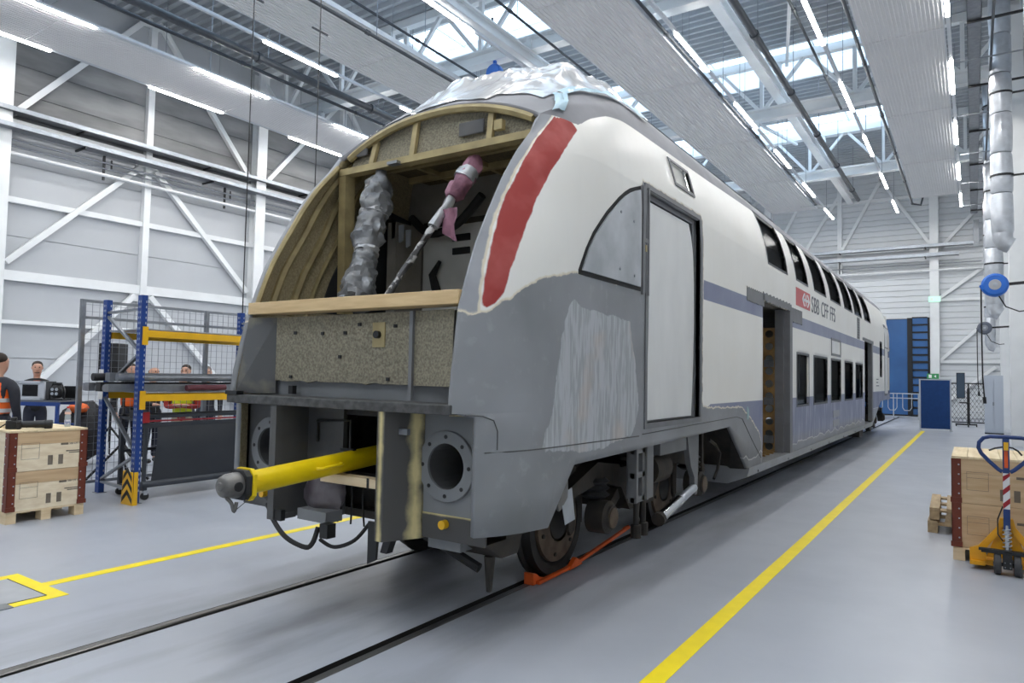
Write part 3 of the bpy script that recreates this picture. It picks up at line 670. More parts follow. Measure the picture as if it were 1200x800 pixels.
# zinc ribs that stiffen the flank beside the opening, both sides
def flank_rib(sg, d, r, z0, z1, nm='flank_rib', mt=None):
    pts = []; 
    for i in range(18):
        z = z0+(z1-z0)*i/17; y = edge(z)[0]+d; w, zz = S(y, z); pts.append((CX+sg*(w-.055-r*.5), y, zz))
    part(MB().tube(pts, r, 6), nm, mt or GOLD)
for sg in (-1, 1):
    for d, r in ((.045,.024),(.30,.036),(.56,.036),(.76,.022)):
        if sg < 0 or d > .1: flank_rib(sg, d, r, 2.25, 3.95)
# corner posts of the opening
for sg in (-1, 1): part(MB().bar((CX+sg*1.05,4.52,3.66),(CX+sg*1.13,4.62,2.3),.09,.12,up=(0,1,0)), 'corner_post', GOLD)
# timber ledge, speckled bulkhead below it, side cheeks and shelf
part(bx(-1.10,1.10,3.535,3.70,2.205,2.30), 'window_ledge', LEDGE, bevel=.004)
part(MB().prism([(CX+.62,2.18),(CX-.86,2.18)]+[(CX-.86+1.48*i/30+(.012 if 0 < i < 30 else 0)*noise.noise(Vector((i*1.7,2,0))),1.665+.022*noise.noise(Vector((i*.55,0,3)))) for i in range(31)], 'y', 3.64, 3.67), 'bulkhead_panel', SPECK)
m = MB(); m.add([(CX+.62,3.645,1.66),(CX+1.02,3.58,1.66),(CX+1.02,3.60,2.18),(CX+.62,3.645,2.18)], [(0,1,2,3)]); part(m, 'bulkhead_panel', SPECK)
part(bx(-1.10,1.10,3.68,3.74,1.55,2.18), 'bulkhead', PRIMERM); part(MB().bar((CX+.62,3.635,1.56),(CX+.62,3.635,2.18),.03,.03), 'joint_strip', PRIMERM)
m = MB(); m.add([(CX-1.11,3.45,1.56),(CX-.86,3.65,1.56),(CX-.86,3.65,2.18),(CX-1.09,3.54,2.18)], [(0,1,2,3)]); part(m, 'cheek_panel', mat('cheek_primer', rgb(88,89,90), .55, scale=2, col2=rgb(150,142,118), contrast=(.55,.75)))
for w, z in ((.30,2.02),): part(MB().cyl((CX+w,3.60,z),(CX+w,3.645,z),.028,14), 'grommet', BLACK); part(bx(w-.06,w+.06,3.63,3.64,z-.09,z+.09), 'grommet_plate', GOLD)
for w, z in ((-.62,2.05),(-.30,2.04),(-.05,2.04),(.10,2.10),(-.10,1.86),(.46,2.08),(-.66,1.70),(.40,1.70),(.85,1.70)): part(bx(w-.014,w+.014,3.628,3.64,z-.012,z+.012), 'clip', DARKST)
part(bx(-1.15,1.15,3.40,3.75,1.485,1.55), 'shelf', mat('chipped_shelf', rgb(84,84,84), .6, scale=18, col2=rgb(54,54,54), var=.2), bevel=.006)
part(bx(-1.15,-1.0,3.385,3.45,1.55,1.58), 'shelf_pad', BLACK); part(bx(-.64,-.59,3.60,3.64,1.565,1.63), 'stop_block', BLACK)
# buffer plates with round openings
for sg in (-1, 1):
    a, b = sorted((CX+sg*.66, CX+sg*1.25)); c = CX+sg*.925
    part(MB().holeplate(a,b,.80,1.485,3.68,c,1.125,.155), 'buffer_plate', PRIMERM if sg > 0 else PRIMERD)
    fm = MB(); fm.lathe([(.155,0),(.155,-.022),(.235,-.022),(.24,-.016),(.24,0)], (c,3.68,1.125), (0,1,0), 36); fl_ = part(fm, 'buffer_flange', PRIMERM, smooth=True)
    tm = MB(); tm.lathe([(.155,0),(.155,.45),(.001,.45)], (c,3.68,1.125), (0,1,0), 28); part(tm, 'buffer_socket', PRIMERD)
    for k in range(8):
        t = 2*math.pi*k/8+.0; part(MB().cyl((c+.198*math.cos(t),3.655,1.125+.198*math.sin(t)),(c+.198*math.cos(t),3.66,1.125+.198*math.sin(t)),.014,10), 'bolt_hole', BLACK, fl_)
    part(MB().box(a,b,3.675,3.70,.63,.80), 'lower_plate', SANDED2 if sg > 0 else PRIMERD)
    part(MB().cyl((c+(.0 if sg > 0 else -.05),3.63,.74),(c+(.0 if sg > 0 else -.05),3.68,.74),.03,14), 'yellow_cap', YEL)
    poly = [(CX+sg*.53,3.41),(CX+sg*.60,3.41),(CX+sg*.72,3.66),(CX+sg*.72,3.72),(CX+sg*.53,3.72)]
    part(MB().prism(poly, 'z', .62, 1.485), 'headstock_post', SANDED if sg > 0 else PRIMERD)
    part(MB().box(*sorted((CX+sg*.72,CX+sg*1.25)),3.7,3.9,1.40,1.485), 'headstock_web', UNDER)
part(MB().prism([(3.68,.63),(3.68,1.48),(4.4,1.48),(4.4,.63)], 'x', CX-1.27, CX-1.22), 'cheek_plate', PRIMERD)
part(bx(.64,.72,3.50,3.53,1.33,1.37), 'name_plate', GALV)
part(bx(-.53,.53,4.25,4.35,.70,1.48), 'coupler_back_plate', UNDER); part(bx(-.53,.53,3.75,4.30,1.42,1.48), 'coupler_roof', UNDER)
part(MB().tube([(CX-.40,3.70,1.20),(CX-.40,3.70,1.36),(CX-.05,3.72,1.38),(CX-.05,3.72,.95)], .012, 8), 'conduit', DARKST)
part(MB().bar((CX-.12,3.70,1.16),(CX+.02,3.70,1.16),.03,.02), 'conduit_clip', DARKST)
part(bx(-.53,-.13,3.72,3.76,.66,1.48), 'coupler_front_wall', PRIMERD)
for a, b in ((-.58,-.53),(.53,.58)): part(bx(a,b,3.72,4.35,.62,1.48), 'coupler_side_wall', UNDER)
part(bx(-.53,.53,3.9,4.3,.62,.68), 'coupler_floor', UNDER)
# hoses, brackets and wrapped gear under the headstock
WRAP = mat('mauve_grey_wrap', rgb(112,106,110), .35, scale=5, col2=rgb(70,62,68), bump=.6, bscale=12)
def lump(c, r, sc, seed, n=14):
    m = MB(); m.ball((0,0,0), 1, n, (1,1,1)); vs = []
    for p in m.v:
        v = Vector(p); k = 1+.28*noise.noise(v*1.8+Vector((seed,0,0)))+.10*noise.noise(v*5+Vector((0,seed,0))); vs.append((c[0]+v.x*k*r*sc[0], c[1]+v.y*k*r*sc[1], c[2]+v.z*k*r*sc[2]))
    q = MB(); q.add(vs, m.f); return q
part(lump((CX-.26,3.66,.84), .2, (1.1,.5,.85), 3), 'wrapped_gear', WRAP, smooth=True); part(bx(-.36,-.05,3.50,3.66,.64,.72), 'gear_bracket', PRIMERM)
part(MB().hose([(CX-.66,3.46,.72),(CX-.55,3.43,.62),(CX-.36,3.4,.52),(CX-.16,3.41,.475),(CX-.10,3.43,.51),(CX-.08,3.46,.62)], .018, 10), 'air_hose', RUBBER, smooth=True)
part(MB().hose([(CX-.1,3.5,.52),(CX+.05,3.5,.49),(CX+.2,3.55,.55),(CX+.3,3.6,.68)], .014, 8), 'air_hose', RUBBER, smooth=True)
part(MB().prism([(CX-.78,.70),(CX-.62,.62),(CX-.5,.62),(CX-.5,.66),(CX-.62,.66),(CX-.76,.75)], 'y', 3.50, 3.60), 'step_hook', PRIMERD)
part(bx(-.55,-.45,3.42,3.46,.62,.70), 'hose_clamp', BLACK); part(bx(-.02,.06,3.42,3.5,.56,.66), 'hose_coupling', BLACK)
part(MB().prism([(CX+.32,.70),(CX+.42,.70),(CX+.40,.44),(CX+.32,.40)], 'y', 3.56, 3.58), 'guard_blade', BLACK)
part(MB().cyl((CX+.36,3.6,.66),(CX+.60,3.6,.68),.035,12), 'air_coupling', GALV, smooth=True)
part(MB().prism([(CX+.50,.52),(CX+.56,.52),(CX+.60,.62),(CX+.54,.64)], 'y', 3.5, 3.56), 'hose_end', BLACK)
for k in range(3): part(MB().hose([(CX-.10+.12*k,3.68,.95),(CX-.06+.11*k,3.66,.80),(CX-.12+.14*k,3.68,.62)], .007, 6), 'cable', RUBBER)
part(bx(.74,1.02,3.72,4.0,.555,.63), 'step_box', PRIMERM)
part(bx(-1.2,1.2,4.0,4.6,.62,.95), 'front_cross_beam', UNDER)
# cab inside: floor, rear wall, ceiling with beams, dark side window
part(bx(-1.2,1.2,3.7,5.7,1.86,1.90), 'cab_floor', DARKIN)
part(MB().prism([(CX+sg_*(S(5.7,zz)[0]-.07),S(5.7,zz)[1]) for sg_, zl in ((1,[1.9,2.5,3.0,3.4,3.8,4.1]),(-1,[4.1,3.8,3.4,3.0,2.5,1.9])) for zz in zl], 'y', 5.66, 5.72), 'cab_rear_wall', DARKIN); part(bx(-1.03,1.15,5.62,5.655,1.9,3.36), 'cab_rear_panel', GREYIN); part(bx(-1.03,-.2,5.612,5.62,3.30,3.36), 'panel_top_strip', UNDER)
part(bx(-1.16,-1.04,5.2,5.6,1.9,3.3), 'cab_locker', DARKIN)
part(bx(-1.0,1.0,4.62,5.66,3.78,3.81), 'cab_ceiling', mat('cab_ceiling_fibre', rgb(112,98,72), .85, scale=40, col2=rgb(86,76,58)))
for y in (4.95, 5.35): part(bx(-1.0,1.0,y-.025,y+.025,3.72,3.78), 'ceiling_beam', GOLD)
for w in (-.6,.0,.6): part(bx(w-.02,w+.02,4.62,5.65,3.735,3.78), 'ceiling_beam', GOLD)
m = MB(); pl = []
for i in range(13): 
    z = 2.3+1.2*i/12; y = edge(z)[0]+.86; pl.append((y, z))
pl += [(5.7,3.4),(5.7,2.3)]
part(MB().prism(pl, 'x', CX-1.27, CX-1.255), 'dark_side_lining', mat('charcoal_lining', rgb(44,46,50), .5))
part(MB().hose([(CX-1.1,5.5,3.40),(CX-.8,5.45,3.20),(CX-.45,5.45,3.26),(CX-.1,5.4,3.50)], .045, 8), 'cable_loom', RUBBER, smooth=True)
part(MB().tube([(CX-.80,5.58,2.60),(CX-.84,5.55,2.78),(CX-.74,5.55,2.92)], [.05,.04,.02], 8), 'cable_tail', RUBBER, smooth=True)
for z in (3.02,3.16): part(bx(-.62,-.40,5.60,5.62,z-.035,z+.035), 'wall_slot', BLACK)
for k, (w, z) in enumerate(((-1.08,3.30),(-.98,3.26),(-.88,3.20))): part(MB().prism([(CX+w-.03,z),(CX+w+.03,z),(CX+w+.025,z-.16),(CX+w-.02,z-.18)], 'y', 5.2, 5.22), 'tape_strip', GALVW)
# ---- flank details on the right side (and doors of the other side)
def surf_plate(pts, off, sg=1, thick=.012):
    """curved plate on the flank from a (y, z) grid outline given as rows of points"""
    m = MB(); n = len(pts[0]); vs = []
    for row in pts:
        for y, z in row:
            w, zz = S(y, z); vs.append((CX+sg*(w+off), y, zz))
    fs = []
    for i in range(len(pts)-1):
        for j in range(n-1): fs.append((i*n+j, i*n+j+1, (i+1)*n+j+1, (i+1)*n+j))
    m.add(vs, fs); k = len(vs); m.add([(x-sg*thick, y, z) for x, y, z in vs], fs)
    rim = [j for j in range(n)]+[i*n+n-1 for i in range(1,len(pts))]+[(len(pts)-1)*n+j for j in range(n-2,-1,-1)]+[i*n for i in range(len(pts)-2,0,-1)]
    m.f += [(rim[a], rim[(a+1)%len(rim)], rim[(a+1)%len(rim)]+k, rim[a]+k) for a in range(len(rim))]; m.m += [0]*len(rim)
    return m
def quarter(inset):
    rows = []; ts = [i/10 for i in range(11)]
    ob = [(4.66,2.54),(4.72,2.68),(4.88,2.88),(5.10,3.08),(5.40,3.30),(5.60,3.40),(5.82,3.47)]
    for t in ts:
        y = 4.66+inset+(5.80-4.66-2*inset)*t; top = float(np.interp(y, [p[0] for p in ob], [p[1] for p in ob]))-inset; rows.append([(y, 2.545+inset+(top-2.545-inset)*j/6) for j in range(7)])
    return rows
ALU = mat('brushed_aluminium_plate', rgb(150,154,158), .35, .35, scale=2.4, col2=rgb(184,188,192), stretch=(1,1,1))
part(surf_plate(quarter(-.02), .006), 'window_seal', RUBBER); cp = part(surf_plate(quarter(.015), .022), 'quarter_window_cover', ALU)
for y, z in ((5.35,3.15),(5.62,3.12),(5.34,2.66),(5.64,2.64)): part(MB().cyl((CX+1.395,y,z),(CX+1.412,y,z),.012,8), 'rivet', GALV, cp)
part(MB().box(CX+1.37,CX+1.405,5.84,5.875,2.50,3.50), 'slot_post', FRAMEG); part(MB().box(CX+1.37,CX+1.405,5.96,5.985,2.50,3.50), 'slot_post', FRAMEG)
part(MB().box(CX+1.372,CX+1.392,5.875,5.96,2.52,3.48), 'slot_recess', FRAMEG); part(bx(1.38,1.402,5.875,5.96,2.98,3.02), 'slot_bridge', FRAMEG); part(bx(1.385,1.40,5.90,5.94,2.90,2.96), 'slot_clip', GOLD)
def frame(y0, y1, z0, z1, t, d0, d1, mt, name, sg=1, parent=car):
    m = MB()
    for a, b, c, d in ((y0-t,y0,z0-t,z1+t),(y1,y1+t,z0-t,z1+t),(y0,y1,z0-t,z0),(y0,y1,z1,z1+t)):
        rows = [[(a,c),(b,c)],[(a,d),(b,d)]]; n = 6
        rows = [[(a+(b-a)*j/1, c+(d-c)*i/n) for j in range(2)] for i in range(n+1)]
        p = surf_plate(rows, d1, sg, d1-d0); m.add(p.v, p.f)
    return part(m, name, mt, parent)
frame(*DOOR1, .05, -.12, .012, FRAMEG, 'door_frame'); frame(DOOR1[0]+.03,DOOR1[1]-.10,DOOR1[2]+.02,DOOR1[3]-.06,.07,-.14,-.05,FRAMEG, 'door_rebate')
DOORW = mat('door_white', rgb(228,228,226), .35, scale=2, col2=rgb(216,216,214), stretch=(1,1,.4))
m = MB(); n = 16; vs = []
for i in range(n+1):
    t = i/n; z = 1.35+2.06*t; yl = 6.02+.10*math.sin(t*math.pi)*.9; yr = 7.30+.07*math.sin(t*math.pi)
    if t > .8: yr -= .10*((t-.8)/.2)**2
    w = S(6.5, z)[0]-.035
    for y in (yl, yr): vs.append((CX+w, y, z)); 
    for y in (yl, yr): vs.append((CX+w-.03, y, z))
m.add(vs, [f for i in range(n) for f in ((4*i,4*i+1,4*i+5,4*i+4),(4*i+2,4*i+6,4*i+7,4*i+3),(4*i,4*i+4,4*i+6,4*i+2),(4*i+1,4*i+3,4*i+7,4*i+5))]); dr = part(m, 'cab_door', DOORW, smooth=True)
part(bx(1.25,1.28,5.98,7.46,1.33,3.5), 'door_backing', FRAMEG)
frame(*VW[0], .035, -.05, .01, FRAMEG, 'vent_window_frame'); vp = part(surf_plate([[(VW[0][0]+(VW[0][1]-VW[0][0])*i/4, VW[0][2]+(VW[0][3]-VW[0][2])*j/3) for i in range(5)] for j in range(4)], -.02), 'vent_window_panel', mat('vent_panel', rgb(196,196,190), .4, var=.08, scale=8))
part(surf_plate([[(VW[0][1]-.14+.03*i, VW[0][2]+.24*j/3) for i in range(2)] for j in range(4)], .0), 'vent_bar', CHROME, vp)
for sg in (1, -1):
    for o in LW: 
        f_ = frame(*o, .035, -.03, .006, GASKET, 'window_frame', sg); g = bx(*sorted((sg*1.355,sg*1.345)),o[0],o[1],o[2],o[3]); part(g, 'pane', DGLASS, f_)
        for cy, sy_ in ((o[0],1),(o[1],-1)):
            for cz, sz in ((o[2],1),(o[3],-1)): part(MB().prism([(cy,cz),(cy+sy_*.07,cz),(cy+sy_*.02,cz+sz*.02),(cy,cz+sz*.07)], 'x', *sorted((CX+sg*1.36,CX+sg*1.388))), 'corner_fillet', GASKET, f_)
    for o in UW:
        f_ = frame(*o, .03, -.03, .006, GASKET, 'upper_window_frame', sg); part(surf_plate([[(o[0]+(o[1]-o[0])*i/1, o[2]+(o[3]-o[2])*j/6) for i in range(2)] for j in range(7)], -.03, sg, .01), 'pane', DGLASS, f_)
    for o in SW: f_ = frame(*o, .04, -.03, .006, GASKET, 'window_frame', sg); part(bx(*sorted((sg*1.355,sg*1.345)),*o), 'pane', DGLASS, f_)
# panel and vent over the third lower window, blind strip, rear doors
f_ = frame(15.95,17.1,2.34,2.62,.05,-.02,.010, FRAMEG, 'sign_panel_frame'); part(bx(1.384,1.392,15.95,16.9,2.36,2.60), 'sign_panel', DOORW, f_)
part(bx(1.384,1.392,19.85,20.3,2.86,3.42), 'vent_grille', FRAMEG)
for k in range(8): part(bx(1.392,1.396,19.88,20.27,2.89+k*.065,2.92+k*.065), 'grille_slat', PRIMERD)
for k in range(2): part(bx(1.386,1.392,16.1+k*.0,16.9,.78+k*.2,.92+k*.2), 'service_flap', mat('flap_grey', rgb(160,162,166), .5))
fd = frame(DOOR4[0],DOOR4[1],DOOR4[2],DOOR4[3],.06,-.10,.008, FRAMEG, 'door_frame'); part(bx(1.30,1.33,DOOR4[0]+.05,DOOR4[1]-.05,DOOR4[2],DOOR4[3]), 'end_door', DOORW); part(bx(-1.33,-1.30,*DOOR4), 'end_door', DOORW)
# torn cladding lip over the open doorway, jambs
def torn(y0, y1, z0, z1, seed):
    n = 26; top = [(y0+(y1-y0)*i/n, z1+.015*math.sin(i*2.1+seed)) for i in range(n+1)]; bot = [(y0+(y1-y0)*i/n, z0+.03*noise.noise(Vector((i*.9,seed,0)))) for i in range(n+1)]
    return surf_plate([bot, top], .008)
part(torn(9.35,10.25,2.80,2.98,1), 'torn_cladding', FRAMEG); part(torn(10.2,12.05,2.89,3.0,2), 'torn_cladding', FRAMEG); part(torn(12.0,12.9,2.72,2.95,3), 'torn_cladding', FRAMEG)
part(torn(20.9,23.3,2.88,2.96,4), 'torn_cladding', FRAMEG)
part(bx(1.30,1.392,11.93,12.12,.57,2.9), 'door_jamb', FRAMEG); part(bx(1.25,1.37,10.16,10.21,.57,2.9), 'door_jamb', PRIMERD); part(bx(1.28,1.392,22.9,23.15,.6,2.9), 'door_jamb', FRAMEG)
part(bx(1.20,1.25,21.35,22.2,.62,2.0), 'inner_door_leaf', GREYIN); part(bx(-1.37,-1.33,*DOOR3), 'far_side_door', DOORW)
part(bx(-1.37,-1.33,10.85,12.02,.57,2.89).box(CX-1.37,CX-1.33,10.2,10.85,.57,1.35).box(CX-1.37,CX-1.33,10.2,10.85,2.05,2.89), 'far_side_door', DOORW)
TAN = mat('tan_primed_frame', rgb(150,118,70), .6, scale=5, col2=rgb(120,92,56))
part(bx(.86,.98,11.86,11.90,.55,2.62), 'door_post', TAN); part(bx(.86,.88,11.70,11.90,.55,2.62), 'door_post', TAN)
m = MB()
for k in range(10):
    z = .56+k*.205; m.holeplate(CX+.98,CX+1.17,z,z+.205,11.88,CX+1.075,z+.1025,.062,14)
part(m, 'pierced_web', TAN); part(bx(1.17,1.30,11.86,11.93,.55,2.9), 'door_post', FRAMEG)
for k in range(3): part(bx(1.0,1.15,11.84,11.87,.72+k*.62,.84+k*.62), 'web_clip', GALV)
for k in range(7): part(bx(-1.2,1.2,10.3+k*.26,10.36+k*.26,.56,.60), 'floor_slat', TAN)
part(MB().bar((CX+.8,10.4,.62),(CX+.8,11.2,1.5),.10,.06,up=(1,0,0)), 'diagonal_strut', TAN); part(MB().bar((CX+.8,10.5,1.35),(CX+.8,11.1,.85),.08,.05,up=(1,0,0)), 'diagonal_strut', TAN)
for k in range(4): part(bx(.2,.32,10.3+.1*k,10.34+.1*k,1.2,2.7), 'cabin_rail', DARKIN)
# interior floors, end wall, underside
part(bx(-1.33,1.33,9.6,23.2,.50,.54), 'lower_deck_floor', DARKIN); part(bx(-1.33,1.33,6.0,28.9,2.93,2.98), 'upper_deck_floor', DARKIN)
part(bx(-1.2,1.2,YEND-.12,YEND-.08,1.2,4.2), 'end_wall', GREYIN)
SILLM = mat('sill_silver', rgb(152,154,157), .45, .2, var=.07, scale=5)
m = MB(); m.prism([(CX+1.385,.57),(CX+1.36,.45),(CX+1.1,.34),(CX-1.1,.34),(CX-1.36,.45),(CX-1.385,.57)], 'y', 9.5, 23.2); part(m, 'belly_pan', SILLM)
m = MB()
m.add([(CX+1.36,8.75,1.16),(CX+1.36,9.48,.57),(CX+1.05,9.75,.34),(CX+1.05,8.95,1.16),(CX-1.36,8.75,1.16),(CX-1.36,9.48,.57),(CX-1.05,9.75,.34),(CX-1.05,8.95,1.16)], [(0,1,2,3),(4,5,6,7),(3,2,6,7)]); part(m, 'belly_front', UNDER)
part(bx(-1.3,1.3,4.6,8.9,1.15,1.25), 'underfloor_front', UNDER); part(bx(-1.3,1.3,23.2,29.1,1.15,1.25), 'underfloor_rear', UNDER)
# seams pressed in the skirt
def seam(pts, name='panel_seam'):
    P = []
    for y, z in pts:
        w, zz = S(y, z); P.append((CX+w+.0015, y, zz))
    part(MB().tube(P, .0045, 5), name, PRIMERD)
seam([(3.62+.2*i, 1.245-.002*i) for i in range(12)]); seam([(5.9+.3*i, 1.235+.004*i) for i in range(11)]+[(9.15,1.24),(9.6,.95),(10.1,.66)])
seam([(3.45,1.49),(3.60,1.48),(3.68,1.45),(3.71,1.38),(3.71,1.26)])
# ---- lettering on the flank
REDL = mat('logo_red', rgb(190,70,72), .4); WHITE = mat('logo_white', rgb(240,240,240), .4); LETTER = mat('letter_grey', rgb(70,74,84), .4)
xf = CX+1.385
lg = part(MB().box(xf-.002,xf+.004,12.42,13.62,3.03,3.34), 'logo_panel', REDL)
m = MB(); yc, zc = 13.25, 3.185
m.box(xf+.004,xf+.007,yc-.28,yc+.28,zc-.025,zc+.025); m.box(xf+.004,xf+.007,yc-.03,yc+.03,zc-.10,zc+.10)
for s in (-1,1): m.prism([(yc+s*.34,zc),(yc+s*.18,zc+.115),(yc+s*.09,zc+.115),(yc+s*.20,zc+.03),(yc+s*.20,zc-.03),(yc+s*.09,zc-.115),(yc+s*.18,zc-.115)], 'x', xf+.004, xf+.007)
part(m, 'logo_emblem', WHITE, lg)
def text_mesh(txt, size, name, mt, parent, origin, yaxis=True, extrude=.002, sx=1.0, rot=None):
    cu = bpy.data.curves.new(name, 'FONT'); cu.body = txt; cu.size = size; cu.extrude = extrude
    o = bpy.data.objects.new('tmp_text', cu); COL.objects.link(o); dg = bpy.context.evaluated_depsgraph_get(); me_ = bpy.data.meshes.new_from_object(o.evaluated_get(dg))
    COL.objects.unlink(o); bpy.data.objects.remove(o); bpy.data.curves.remove(cu)
    R = Matrix(((0,0,1,0),(1,0,0,0),(0,1,0,0),(0,0,0,1))) if yaxis == True else (Matrix(((1,0,0,0),(0,0,-1,0),(0,1,0,0),(0,0,0,1))))
    me_.transform(Matrix.Diagonal((sx,1,1,1))); me_.transform(R); sh = SHIFT.get(parent.name, Vector()); me_.transform(Matrix.Translation(Vector(origin)-sh)); me_.materials.clear(); me_.materials.append(mt)
    q = bpy.data.objects.new(name, me_); COL.objects.link(q); q.parent = parent; SHIFT[q.name] = sh; return q
adv = 0
for ch_ in 'SBB CFF FFS':
    if ch_ == ' ': adv += .19; continue
    q = text_mesh(ch_, .43, 'letter', LETTER, car, (xf+.003, 13.76+adv, 3.03), sx=1.12); ys_ = [v.co.y for v in q.data.vertices]; adv += max(ys_)-min(ys_)+.055
for k in range(2): text_mesh('2', .001, 'lettering', LETTER, car, (xf+.003, 24.3, 1.6)) if 0 else None
for k, (a, b) in enumerate(((24.0,24.7),(24.0,24.5),(24.05,24.6))): part(bx(1.386,1.389,a,b,1.62+.1*k,1.65+.1*k), 'data_plate_line', LETTER)
# ---- bogies
WHEELD = mat('wheel_dark', rgb(44,42,40), .55, .3, var=.2, scale=7); DISC = mat('brake_disc_rusty', rgb(104,88,72), .6, .2, scale=9, col2=rgb(78,64,52))
BOGIE = mat('bogie_frame_dirt', rgb(58,51,44), .7, scale=6, col2=rgb(38,35,32), bump=.2)
SPRING = mat('air_spring_rubber', rgb(40,40,42), .6)
def wheelset(y, par):
    for sg in (-1, 1):
        wx = CX+sg*.75
        m = MB(); m.lathe([(.001,.07*sg),(.15,.07*sg),(.16,.03*sg),(.36,.01*sg),(.38,.05*sg),(.455,.05*sg),(.46,-.04*sg),(.488,-.055*sg),(.488,-.085*sg),(.38,-.085*sg),(.36,-.05*sg),(.12,-.05*sg),(.001,-.05*sg)], (wx,y,.4622), (1,0,0), 40); wh = part(m, 'wheel', WHEELD, par, smooth=True)
        m = MB(); m.lathe([(.17,.075*sg),(.34,.06*sg),(.345,.03*sg),(.17,.03*sg)], (wx,y,.46), (1,0,0), 32); part(m, 'brake_disc', DISC, wh, smooth=True)
        for k in range(6):
            t = k*math.pi/3+.3; m = MB(); m.cyl((wx+sg*.055,y+.28*math.cos(t),.46+.28*math.sin(t)),(wx+sg*.08,y+.28*math.cos(t),.46+.28*math.sin(t)),.018,8); part(m, 'wheel_bolt', UNDER, wh)
    part(MB().cyl((CX-.7,y,.46),(CX+.7,y,.46),.085,16), 'axle', UNDER, par)
def bogie(yc, wb_):
    par = car
    for s in (-1, 1): wheelset(yc+s*wb_, par)
    for sg in (-1, 1):
        x = CX+sg*1.0
        part(MB().prism([(yc-wb_-.35,.78),(yc-wb_+.25,.98),(yc-.55,.92),(yc-.3,.62),(yc+.3,.62),(yc+.55,.92),(yc+wb_-.25,.98),(yc+wb_+.35,.78),(yc+wb_+.3,.70),(yc+wb_-.3,.80),(yc+.5,.70),(yc+.3,.46),(yc-.3,.46),(yc-.5,.70),(yc-wb_+.3,.80),(yc-wb_-.3,.70)], 'x', x-.07, x+.07), 'bogie_side_frame', BOGIE, par)
        for s in (-1, 1):
            y = yc+s*wb_
            part(MB().prism([(y-.06,.95),(y+.06,.95),(y+.05,.40),(y-.02,.36),(y-.06,.42)], 'x', x-.08, x-.05 if sg > 0 else x-.05), 'brake_hanger', BOGIE, par)
            ab = part(MB().lathe([(.001,.19*sg),(.105,.19*sg),(.11,.17*sg),(.145,.15*sg),(.15,-.02*sg),(.001,-.02*sg)], (x+sg*.02,y+.28,.50), (1,0,0), 24), 'axle_box', BOGIE, par, smooth=True)
            part(MB().lathe([(.001,.20*sg),(.088,.20*sg),(.09,.18*sg)], (x+sg*.02,y+.28,.50), (1,0,0), 24), 'axle_box_cover', DISC, ab)
            part(MB().bar((x+sg*.04,y+.36,.52),(x+sg*.02,y+.62,.66),.10,.16,up=(1,0,0)), 'axle_guide_arm', BOGIE, par)
            part(MB().lathe([(.10,0),(.14,.03),(.10,.06),(.14,.09),(.10,.12),(.14,.15),(.10,.18)], (x+sg*.02,y+.28,.66), (0,0,1), 20), 'primary_spring', SPRING, par, smooth=True)
        part(MB().lathe([(.18,0),(.24,.05),(.20,.09),(.24,.13),(.18,.18)], (x,yc,.95), (0,0,1), 24), 'air_spring', SPRING, par, smooth=True)
    part(MB().box(CX-.95,CX+.95,yc-.3,yc+.3,.55,.85), 'bogie_bolster', BOGIE, par)
    for s in (-1, 1): part(MB().box(CX-.62,CX+.62,yc+s*.72-.28,yc+s*.72+.28,.30,.95), 'traction_motor', UNDER, par)
bogie(6.65, 1.25); bogie(26.6, 1.25)
# step ladder, dampers, brackets hanging by the front bogie (right flank)
LG = mat('light_primer_steel', rgb(112,113,115), .5, .1, var=.08, scale=6)
m = MB(); x = CX+1.32
for y in (5.86, 6.10): m.bar((x,y,1.12),(x,y,.62),.04,.08,up=(1,0,0))
m.box(x-.14,x+.02,6.02,6.28,.62,1.12); lad = part(m, 'step_ladder', LG)
for z in (.64,.86,1.08): part(MB().bar((x,5.84,z),(x,6.12,z),.05,.04,up=(1,0,0)), 'ladder_tread', LG, lad)
for y in (6.16,6.32): part(MB().cyl((CX+1.22,y,.62),(CX+1.22,y,.34),.028,10), 'pipe_stub', UNDER); part(MB().cyl((CX+1.22,y,.36),(CX+1.22,y,.24),.05,10), 'pipe_valve', BOGIE)
d0, d1 = Vector((CX+1.24,6.72,.34)), Vector((CX+1.24,7.72,.52)); dm = d0.lerp(d1,.55)
dp = part(MB().cyl(d0,dm,.055,16), 'yaw_damper', CHROME, smooth=True); part(MB().cyl(dm,d1,.046,16), 'damper_rod', GALVW, dp, smooth=True); part(MB().cyl(d0-(d1-d0)*.06,d0,.07,12), 'damper_end', BOGIE, dp)
part(MB().prism([(7.44,1.12),(7.82,1.12),(7.82,.95),(7.78,.44),(7.70,.44),(7.68,.64),(7.56,.78),(7.50,.95)], 'x', CX+1.20, CX+1.26), 'damper_bracket', LG)
part(MB().box(CX+1.2,CX+1.3,6.55,7.3,.98,1.12), 'sole_bracket', LG); part(MB().cyl((CX+1.05,6.75,.80),(CX+1.05,7.15,.80),.16,18), 'air_tank', BOGIE, smooth=True)
part(MB().prism([(8.0,1.14),(8.55,1.14),(8.48,.40),(8.30,.36),(8.15,.50)], 'x', CX+1.02, CX+1.08), 'guard_plate', BOGIE)
for y in (8.12,8.3): part(MB().bar((CX+1.12,y,1.1),(CX+1.12,y+.04,.38),.05,.05), 'brake_rod', BOGIE); part(MB().cyl((CX+1.08,y+.02,.42),(CX+1.16,y+.02,.42),.06,12), 'rod_eye', DISC)
part(bx(1.1,1.14,8.02,8.12,1.02,1.12), 'red_tag', mat('tag_red', rgb(170,60,60), .5))
part(MB().tube([(CX+1.16,8.5,1.0),(CX+1.16,8.75,.92),(CX+1.16,8.95,.80),(CX+1.16,8.85,.6),(CX+1.16,8.7,.5)], .02, 6), 'brake_pipe', UNDER)
